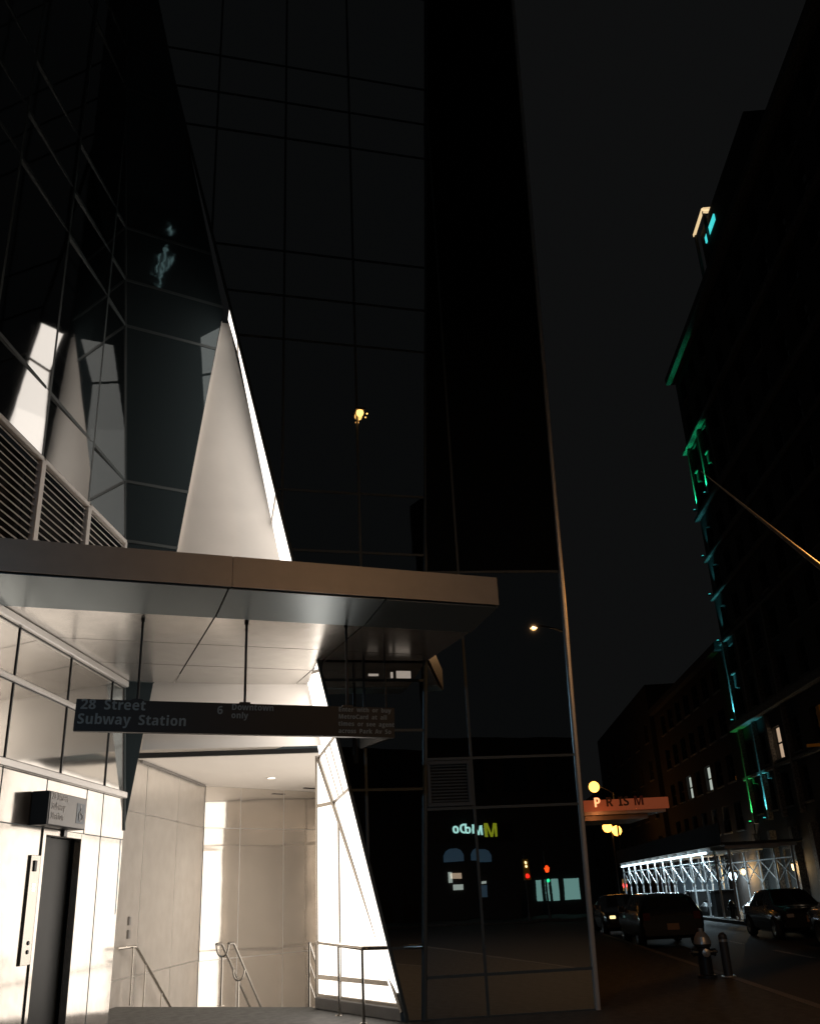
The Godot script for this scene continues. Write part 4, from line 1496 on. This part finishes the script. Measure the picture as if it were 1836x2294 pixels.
# ---------------------------------------------------------------- vehicles, hydrant, signals, cables
# stations: [along, bottom, belt, top, half width at belt, half width at top]
func car(label: String, paint: Material, at: Vector3, turn: float, suv: bool, lit := "") -> void:
	var T := thing("parked_car", label, "car", at, "cars parked along the side street")
	T.rotation.y = turn
	base_of[T] = Vector3.ZERO
	var h := 1.46 if suv else 1.4
	var sts: Array
	if suv:
		sts = [[-2.3, 0.45, 0.75, 0.78, 0.78, 0.70], [-2.22, 0.3, 0.88, 0.95, 0.88, 0.78], [-1.9, 0.24, 0.95, 1.01, 0.93, 0.80], [-1.0, 0.22, 0.98, 1.06, 0.94, 0.80], [-0.35, 0.22, 0.98, h - 0.03, 0.94, 0.68], [0.3, 0.22, 0.98, h, 0.94, 0.70], [1.4, 0.22, 0.98, h - 0.02, 0.94, 0.69], [1.95, 0.24, 0.97, h - 0.1, 0.93, 0.66], [2.2, 0.3, 0.93, 1.02, 0.91, 0.8], [2.28, 0.42, 0.8, 0.86, 0.84, 0.78]]
	else:
		sts = [[-2.25, 0.42, 0.62, 0.66, 0.74, 0.66], [-2.15, 0.28, 0.74, 0.8, 0.84, 0.74], [-1.8, 0.2, 0.8, 0.88, 0.88, 0.76], [-0.85, 0.18, 0.86, 0.95, 0.89, 0.76], [-0.1, 0.18, 0.88, h - 0.03, 0.89, 0.60], [0.45, 0.18, 0.88, h, 0.89, 0.61], [1.0, 0.18, 0.88, h - 0.06, 0.89, 0.60], [1.65, 0.2, 0.88, 0.99, 0.88, 0.74], [2.12, 0.26, 0.86, 0.94, 0.84, 0.74], [2.22, 0.4, 0.7, 0.76, 0.76, 0.68]]
	var ring := func(s: Array) -> Array:
		var pts: Array = []
		var half := [Vector2(0, s[1]), Vector2(s[4] * 0.86, s[1]), Vector2(s[4] * 0.97, s[1] + 0.12), Vector2(s[4], lerpf(s[1], s[2], 0.6)), Vector2(s[4] * 0.985, s[2]), Vector2(lerpf(s[4] * 0.97, s[5], 0.9), lerpf(s[2], s[3], 0.93)), Vector2(s[5] * 0.82, s[3]), Vector2(0, s[3] + 0.012)]
		for p in half:
			pts.append(Vector3(p.x, p.y, s[0]))
		for k in range(half.size() - 2, 0, -1):
			pts.append(Vector3(-half[k].x, half[k].y, s[0]))
		return pts
	var rings: Array = []
	for s in sts:
		rings.append(ring.call(s))
	var mb := MB.new()
	var cnt: int = rings[0].size()
	var nrm := func(i: int, k: int) -> Vector3:
		var a: Vector3 = rings[i][(k + 1) % cnt] - rings[i][(k - 1 + cnt) % cnt]
		var b: Vector3 = rings[mini(i + 1, rings.size() - 1)][k] - rings[maxi(i - 1, 0)][k]
		var n: Vector3 = a.cross(b).normalized()
		var c := Vector3(0, 0.6, rings[i][k].z)
		if n.dot(rings[i][k] - c) < 0:
			n = -n
		return n
	for i in rings.size() - 1:
		for k in cnt:
			var k2 := (k + 1) % cnt
			mb.tri(rings[i][k], rings[i][k2], rings[i + 1][k2], nrm.call(i, k), nrm.call(i, k2), nrm.call(i + 1, k2))
			mb.tri(rings[i][k], rings[i + 1][k2], rings[i + 1][k], nrm.call(i, k), nrm.call(i + 1, k2), nrm.call(i + 1, k))
	for e in [0, rings.size() - 1]:
		for k in cnt:
			mb.flat(Vector3(0, 0.6, sts[e][0]), rings[e][k], rings[e][(k + 1) % cnt], Vector3(0, 0, -1 if e == 0 else 1))
	part(T, "body", mb, paint)
	# windows follow the body, a few millimetres proud
	var pane := func(i: int, j: int, ka: int, kb: int, fa: float, fb: float, ga: float, gb: float) -> void:
		var P := func(f: float, g: float) -> Vector3:
			var p: Vector3 = rings[i][ka].lerp(rings[i][kb], g)
			var q: Vector3 = rings[j][ka].lerp(rings[j][kb], g)
			return p.lerp(q, f)
		var a: Vector3 = P.call(fa, ga)
		var b: Vector3 = P.call(fb, ga)
		var c: Vector3 = P.call(fb, gb)
		var d: Vector3 = P.call(fa, gb)
		var n := (c - a).cross(d - b).normalized()
		if n.dot((a + c) / 2 - Vector3(0, 0.7, (a.z + c.z) / 2)) < 0:
			n = -n
		var g := MB.new()
		g.quad(a + n * 0.008, b + n * 0.008, c + n * 0.008, d + n * 0.008, n)
		part(T, "window", g, M.car_glass)
	var side_pairs := [[4, 5], [9, 10]]
	pane.call(4, 5, 4, 5, 0.05, 0.95, 0.06, 0.92)
	pane.call(5, 6, 4, 5, 0.05, 0.95, 0.06, 0.92)
	pane.call(4, 5, 10, 9, 0.05, 0.95, 0.06, 0.92)
	pane.call(5, 6, 10, 9, 0.05, 0.95, 0.06, 0.92)
	if suv:
		pane.call(6, 7, 4, 5, 0.08, 0.85, 0.06, 0.9)
		pane.call(6, 7, 10, 9, 0.08, 0.85, 0.06, 0.9)
	var last := 7 if suv else 6
	pane.call(3, 4, 6, 8, 0.12, 0.95, 0.02, 0.98)
	pane.call(last, last + 1, 6, 8, 0.08, 0.8, 0.02, 0.98)
	# wheels
	for z in [-1.42, 1.38]:
		for sx in [-1.0, 1.0]:
			var c := Vector3(sx * 0.8, 0.34, z)
			var ax := Vector3(sx, 0, 0)
			var w := MB.new()
			w.lathe([Vector2(0.2, -0.1), Vector2(0.31, -0.11), Vector2(0.34, -0.07), Vector2(0.34, 0.07), Vector2(0.31, 0.115), Vector2(0.22, 0.12)], c, 22, ax)
			var W := part(T, "wheel", w, M.rubber)
			var r := MB.new()
			r.lathe([Vector2(0.0, 0.1), Vector2(0.05, 0.11), Vector2(0.1, 0.09), Vector2(0.19, 0.11), Vector2(0.225, 0.115)], c, 18, ax)
			part(W, "rim", r, M.rim)
	# lamps, mirrors, plate
	for sx in [-1.0, 1.0]:
		var hl := MB.new()
		hl.box(Vector3(sx * 0.62, 0.68, sts[0][0] - 0.005), Vector3(0.1, 0.05, 0.03), Basis(), 0.015)
		part(T, "headlight", hl, M.headlight if lit == "head" else M.lens_clear)
		var tl := MB.new()
		tl.box(Vector3(sx * 0.72, 0.86 if suv else 0.74, sts[-1][0] - 0.02), Vector3(0.1, 0.1, 0.05), Basis(), 0.015)
		part(T, "tail_light", tl, M.lens_red)
		var mi := MB.new()
		mi.box(Vector3(sx * 1.0, 1.02, -0.62), Vector3(0.09, 0.07, 0.06), Basis(), 0.02)
		part(T, "mirror", mi, paint)
	for z in [sts[0][0] - 0.03, sts[-1][0] + 0.03]:
		var pl := MB.new()
		pl.box(Vector3(0, 0.58, z), Vector3(0.17, 0.085, 0.008), Basis())
		part(T, "number_plate", pl, M.plate)
	for z in [sts[0][0] + 0.02, sts[-1][0] - 0.02]:
		var bu := MB.new()
		bu.box(Vector3(0, 0.42, z), Vector3(0.82, 0.07, 0.08), Basis(), 0.03)
		part(T, "bumper", bu, paint)

func street_things() -> void:
	var along := atan2(SV.x, SV.z)
	var facing := along + PI      # front (-z) away from the viewer
	car("black crossover parked at the near kerb, closest of the parked cars", M.car_black, st(5.62, -0.13, 31.6), facing, true)
	car("dark sedan parked just beyond the black crossover at the near kerb", M.car_navy, st(5.5, -0.13, 38.6), facing + PI, false, "head")
	car("dark saloon car parked at the far kerb by the lit entrance", M.car_grey, st(9.9, -0.13, 32.6), facing + PI, false)
	car("dark olive car at the far kerb cut by the right picture edge", M.car_olive, st(9.9, -0.13, 25.9), facing + PI, false)
	# hydrant on the near pavement
	var hy := st(4.12, 0, 18.94)
	var T := thing("fire_hydrant", "black fire hydrant with silver bonnet on the near pavement by the kerb", "hydrant", hy)
	var b := MB.new()
	b.lathe([Vector2(0, 0), Vector2(0.17, 0), Vector2(0.17, 0.04), Vector2(0.12, 0.06), Vector2(0.115, 0.5), Vector2(0.15, 0.52), Vector2(0.15, 0.56), Vector2(0.0, 0.57)], hy, 20)
	part(T, "barrel", b, M.hydrant_black)
	b = MB.new()
	b.lathe([Vector2(0.16, 0.56), Vector2(0.155, 0.6), Vector2(0.13, 0.68), Vector2(0.08, 0.75), Vector2(0.04, 0.77), Vector2(0.04, 0.82), Vector2(0.0, 0.82)], hy, 20)
	part(T, "bonnet", b, M.hydrant_silver)
	for d in [SU, -SU, -SV]:
		b = MB.new()
		b.lathe([Vector2(0.055, 0.1), Vector2(0.055, 0.17), Vector2(0.07, 0.17), Vector2(0.07, 0.21), Vector2(0.025, 0.22), Vector2(0.025, 0.25), Vector2(0, 0.25)], hy + UP * 0.42, 12, d)
		part(T, "outlet", b, M.hydrant_silver if d == -SV else M.hydrant_black)
	var bo := st(4.5, 0, 18.95)
	T = thing("bollard", "steel pipe bollard with domed top beside the hydrant", "bollard", bo)
	b = MB.new()
	b.lathe([Vector2(0, 0), Vector2(0.08, 0), Vector2(0.08, 0.66), Vector2(0.07, 0.7), Vector2(0.04, 0.73), Vector2(0, 0.74)], bo, 18)
	part(T, "pipe", b, M.pole_steel)
	b = MB.new()
	b.lathe([Vector2(0, 0.02), Vector2(0.13, 0.02), Vector2(0.14, 0.0)], bo, 18)
	part(T, "base_plate", b, M.hydrant_silver)
	b = MB.new()
	b.lathe([Vector2(0.081, 0.58), Vector2(0.0815, 0.6), Vector2(0.081, 0.62)], bo, 18)
	part(T, "band", b, M.hydrant_silver)
	# second hydrant and bins on the far pavement
	hy = st(11.35, 0, 45.2)
	T = thing("fire_hydrant", "small dark hydrant on the far pavement near the scaffold", "hydrant", hy)
	b = MB.new()
	b.lathe([Vector2(0, 0), Vector2(0.17, 0), Vector2(0.17, 0.04), Vector2(0.12, 0.06), Vector2(0.115, 0.5), Vector2(0.15, 0.52), Vector2(0.15, 0.58), Vector2(0.08, 0.72), Vector2(0.0, 0.78)], hy, 16)
	part(T, "barrel", b, M.hydrant_black)
	for d in [SU, -SU]:
		b = MB.new()
		b.lathe([Vector2(0.055, 0.1), Vector2(0.055, 0.17), Vector2(0.07, 0.17), Vector2(0.07, 0.21), Vector2(0, 0.22)], hy + UP * 0.42, 10, d)
		part(T, "outlet", b, M.hydrant_black)
	for k in 2:
		var at := st(11.55 + 0.25 * k, 0, 52.5 - 4.2 * k)
		T = thing("litter_bin", ["dark box bin under the scaffold, the farther of two", "dark box bin under the scaffold, nearer the lit entrance"][k], "bin", at, "bins under the scaffold shed")
		b = MB.new()
		b.box(at + UP * 0.55, Vector3(0.48, 0.55, 0.45), Basis(SU, UP, -SV), 0.05)
		part(T, "bin_body", b, M.bag_black)
		b = MB.new()
		b.box(at + UP * 1.13, Vector3(0.52, 0.035, 0.49), Basis(SU, UP, -SV), 0.02)
		part(T, "lid", b, M.galvanised if k == 0 else M.bag_black)
	for k in 3:
		var at := st(11.45 + 0.2 * k, 0, 50.4 - 0.8 * k)
		T = thing("rubbish_bag", ["black rubbish bag heaped between the bins, the farthest", "black rubbish bag in the middle of the heap between the bins", "black rubbish bag of the heap nearest the viewer"][k], "rubbish bag", at, "rubbish bags between the bins")
		b = MB.new()
		b.lathe([Vector2(0, 0.0), Vector2(0.3, 0.02), Vector2(0.38, 0.2), Vector2(0.33, 0.42), Vector2(0.15, 0.58), Vector2(0.05, 0.62), Vector2(0.09, 0.7), Vector2(0, 0.71)], at, 14)
		part(T, "sack", b, M.bag_black)

	# signal heads on a pole at the right picture edge
	var sp := st(11.55, 0, 30.0)
	T = thing("traffic_signal", "yellow traffic signal head on a pole at the right picture edge", "traffic signal", sp)
	b = MB.new()
	b.lathe([Vector2(0, 0), Vector2(0.2, 0), Vector2(0.18, 0.4), Vector2(0.08, 0.7), Vector2(0.065, 7.2), Vector2(0, 7.22)], sp, 14)
	part(T, "pole", b, M.pole_steel)
	b = MB.new()
	b.box(st(11.34, 6.0, 29.9), Vector3(0.17, 0.58, 0.14), Basis(SU, UP, -SV), 0.03)
	var SH := part(T, "signal_head", b, M.signal_yellow)
	for k in 3:
		b = MB.new()
		b.lathe([Vector2(0.12, 0.0), Vector2(0.13, 0.0), Vector2(0.13, 0.16), Vector2(0.12, 0.16)], st(11.34, 6.37 - 0.37 * k, 30.05), 14, SV)
		part(SH, "visor", b, M.signal_yellow)
	b = MB.new()
	b.bar(st(10.62, 5.36, 29.95), st(11.55, 5.36, 29.95), 0.1, 0.1, UP, 0.01)
	part(T, "bracket", b, M.signal_yellow)
	# distant red signal
	sp = st(11.3, 0, 75.5)
	T = thing("traffic_signal", "distant traffic signal showing red at the far end of the scaffold", "traffic signal", sp)
	b = MB.new()
	b.lathe([Vector2(0, 0), Vector2(0.1, 0), Vector2(0.06, 0.5), Vector2(0.05, 3.0), Vector2(0, 3.0)], sp, 10)
	part(T, "pole", b, M.pole_steel)
	b = MB.new()
	b.box(sp - SV * 0.12 + UP * 1.55, Vector3(0.16, 0.42, 0.1), Basis(SU, UP, -SV), 0.02)
	part(T, "signal_head", b, M.signal_yellow)
	b = MB.new()
	b.lathe([Vector2(0, 0.03), Vector2(0.16, 0.02), Vector2(0.17, 0.0)], sp - SV * 0.23 + UP * 1.5, 14, -SV)
	part(T, "red_light", b, M.red_light)
	lamp(T, sp - SV * 0.4 + UP * 1.5, Color(1.0, 0.12, 0.05), 0.25, 0.08)

	# street lamps
	street_lamp("street_lamp", "amber street lamp above the small PRISM canopy, second nearest along the street", st(11.3, 0, 75.2), st(9.83, 8.66, 75.0), "sodium_far", Color(1.0, 0.66, 0.32), 0.8, 0.41)
	var tw := st(11.8, 0, 82.0)
	T = thing("twin_lamp", "distant twin amber street lamp glowing below the small PRISM canopy", "street lamp", tw, "street lamps")
	b = MB.new()
	b.lathe([Vector2(0, 0), Vector2(0.16, 0), Vector2(0.07, 0.7), Vector2(0.06, 5.6), Vector2(0, 5.6)], tw, 12)
	b.tube(PackedVector3Array([tw + UP * 5.6 - SU * 0.35 + UP * 0.12, tw + UP * 5.55, tw + UP * 5.5 + SU * 0.35]), 0.04, 8)
	part(T, "pole", b, M.pole_steel)
	for k in 2:
		var c := tw + UP * (6.05 - 0.3 * k) + SU * (-0.35 + 0.75 * k)
		b = MB.new()
		b.lathe([Vector2(0, -0.42), Vector2(0.25, -0.34), Vector2(0.4, -0.1), Vector2(0.4, 0.12), Vector2(0.25, 0.34), Vector2(0, 0.42)], c, 18)
		part(T, "lamp_globe", b, M.sodium_far)
	street_lamp("street_lamp", "amber street lamp on the corner behind the viewer, mirrored in the tower glass", st(11.3, 0, -1.9), Vector3(8.73, 10.5, 2.25), "sodium_small", Color(1.0, 0.76, 0.52), 27.0, 0.11)
	street_lamp("street_lamp", "amber street lamp at the far kerb outside the right picture edge", st(11.5, 0, 18.9), st(9.0, 8.3, 18.7), "sodium", Color(1.0, 0.66, 0.33), 6.0, 0.17)
	street_lamp("street_lamp", "cool white street lamp behind the viewer on the tower side", Vector3(-4.9, 0, 9.6), Vector3(-4.2, 8.4, 8.0), "cool_lamp", Color(0.66, 0.86, 1.0), 28.0, 0.17)
	# long mast arm reaching over the street, catching the amber light near its pole
	var mp := st(11.42, 0, 23.4)
	T = thing("mast_arm", "long thin mast arm reaching over the street, lit amber towards the right edge", "mast arm", mp)
	var c0 := st(11.42, 7.0, 23.4)
	var c1 := st(3.6, 7.0, 12.05)
	b = MB.new()
	b.tube(PackedVector3Array([c0, c0.lerp(c1, 0.25), c0.lerp(c1, 0.5), c0.lerp(c1, 0.75), c1]), 0.125, 10, 0.006)
	part(T, "arm", b, M.galvanised)
	b = MB.new()
	b.lathe([Vector2(0, 0), Vector2(0.18, 0), Vector2(0.1, 0.7), Vector2(0.09, 7.3), Vector2(0, 7.3)], mp, 12)
	part(T, "pole", b, M.pole_steel)

# ---------------------------------------------------------------- things behind the viewer, seen mirrored in the tower glass
func across_the_avenue() -> void:
	var T := thing("restaurant_block", "low dark block across the avenue with a lit restaurant front, mirrored in the tower glass", "building", Vector3(18, 0, 30.4))
	var b := MB.new()
	b.box(Vector3(17, 5.5, 37.5), Vector3(10, 5.5, 7.0), Basis())
	part(T, "wall", b, M.brick_dark)
	# sign letters facing the tower
	var L := Vector3.LEFT
	var zf := 30.42
	var lt := [["M", "letter_yellow", 15.95, 4.55, 0.78], ["M", "letter_white", 15.0, 4.75, 0.55], ["c", "letter_white", 14.3, 4.75, 0.55], ["D", "letter_white", 14.06, 4.75, 0.6], ["o", "letter_white", 13.5, 4.75, 0.6]]
	for k in lt:
		plain_text(T, "sign_letter", k[0], k[4], Vector3(k[2], k[3], zf), L, UP, M[k[1]], 0.06)
	b = MB.new()
	b.box(Vector3(14.4, 5.05, zf + 0.1), Vector3(2.6, 0.55, 0.05), Basis())
	part(T, "sign_board", b, M.black_metal)
	for x in [13.0, 14.75]:
		b = MB.new()
		b.prism(pv([[-0.62, 0.0], [0.62, 0.0], [0.62, 0.35], [0.45, 0.62], [0.2, 0.74], [-0.2, 0.74], [-0.45, 0.62], [-0.62, 0.35]]), Vector3(x, 3.3, zf - 0.02), L, UP, Vector3.FORWARD, 0.03, -0.05)
		part(T, "lit_window", b, M.window_blue)
	for q in [[13.1, 2.5, 0.35, 0.16, "window_warm"], [12.75, 2.42, 0.12, 0.3, "window_white"], [13.2, 1.85, 0.3, 0.16, "window_white"], [14.8, 2.1, 0.16, 0.07, "window_white"], [14.8, 1.6, 0.2, 0.35, "window_blue"]]:
		b = MB.new()
		b.box(Vector3(q[0], q[1], zf), Vector3(q[2], q[3], 0.03), Basis())
		part(T, "lit_window", b, M[q[4]])
	for q in [[18.35, 0.2], [18.95, 0.12], [19.5, 0.22], [20.6, 0.5]]:
		b = MB.new()
		b.box(Vector3(q[0], 1.5, zf), Vector3(q[1], 0.62, 0.03), Basis())
		part(T, "lit_window", b, M.window_teal)
	for x in range(8, 27, 3):
		b = MB.new()
		b.box(Vector3(x + 0.5, 8.6, 30.47), Vector3(0.8, 1.1, 0.05), Basis())
		part(T, "window", b, M.window_dark)
	# office block with three lit window strips
	T = thing("office_block", "dark office block across the avenue with thin lit window strips", "building", Vector3(40, 0, 31))
	b = MB.new()
	b.box(Vector3(40, 19, 39), Vector3(4, 19, 8.5), Basis())
	part(T, "wall", b, M.brick_dark)
	for q in [[38.25, 32.5, 0.05, 0.35], [38.3, 33.4, 0.05, 0.3], [38.85, 32.3, 0.055, 1.1], [38.95, 34.1, 0.05, 0.55], [39.4, 33.3, 0.05, 0.5], [39.75, 33.9, 0.05, 0.3], [38.7, 36.3, 0.13, 0.2]]:
		b = MB.new()
		b.box(Vector3(q[0], q[1], 30.47), Vector3(q[2], q[3], 0.04), Basis())
		part(T, "lit_window", b, M.window_strip)
	for y in range(6, 36, 5):
		for x in [36.8, 41.2, 43.0]:
			b = MB.new()
			b.box(Vector3(x, y, 30.47), Vector3(0.8, 1.4, 0.04), Basis())
			part(T, "window", b, M.window_dark)
	# pedestrian and traffic signals on the corner behind the viewer
	var sp := Vector3(15.5, 0, 24.6)
	T = thing("pedestrian_signal", "signal post with a red lamp on the avenue corner, mirrored in the glass", "traffic signal", sp)
	b = MB.new()
	b.lathe([Vector2(0, 0), Vector2(0.1, 0), Vector2(0.06, 0.4), Vector2(0.05, 3.4), Vector2(0, 3.4)], sp, 12)
	part(T, "pole", b, M.pole_steel)
	b = MB.new()
	b.box(sp + Vector3(0.0, 2.65, -0.16), Vector3(0.17, 0.55, 0.1), Basis(), 0.02)
	part(T, "signal_head", b, M.signal_yellow)
	b = MB.new()
	b.lathe([Vector2(0, 0.03), Vector2(0.1, 0.02), Vector2(0.11, 0.0)], sp + Vector3(0, 2.3, -0.27), 14, Vector3.FORWARD)
	part(T, "red_light", b, M.red_light)
	for k in 2:
		b = MB.new()
		b.lathe([Vector2(0, 0.03), Vector2(0.07, 0.02), Vector2(0.08, 0.0)], sp + Vector3(0, 2.95 - 0.2 * k + 0.05, -0.27), 12, Vector3.FORWARD)
		part(T, "white_light", b, M.warm_white)
	sp = Vector3(16.7, 0, 24.6)
	T = thing("pedestrian_signal", "signal post with an orange hand symbol on the avenue corner, mirrored in the glass", "traffic signal", sp)
	b = MB.new()
	b.lathe([Vector2(0, 0), Vector2(0.1, 0), Vector2(0.06, 0.4), Vector2(0.05, 3.6), Vector2(0, 3.6)], sp, 12)
	part(T, "pole", b, M.pole_steel)
	b = MB.new()
	b.box(sp + Vector3(0.0, 2.65, -0.16), Vector3(0.24, 0.27, 0.1), Basis(), 0.02)
	part(T, "signal_box", b, M.black_metal)
	b = MB.new()
	b.prism(pv([[-0.1, -0.18], [0.09, -0.18], [0.14, -0.02], [0.2, 0.06], [0.15, 0.09], [0.1, 0.05], [0.09, 0.2], [0.045, 0.2], [0.035, 0.07], [0.02, 0.23], [-0.025, 0.23], [-0.03, 0.07], [-0.05, 0.2], [-0.095, 0.19], [-0.09, 0.05], [-0.12, 0.12], [-0.16, 0.1], [-0.13, -0.05]]), sp + Vector3(0, 2.64, -0.27), L, UP, Vector3.FORWARD, 0.01, 0.0)
	part(T, "hand_signal", b, M.orange_hand)
	b = MB.new()
	b.lathe([Vector2(0, 0.03), Vector2(0.09, 0.02), Vector2(0.1, 0.0)], sp + Vector3(0.1, 2.0, -0.12), 12, Vector3.FORWARD)
	part(T, "green_light", b, M.green_light)
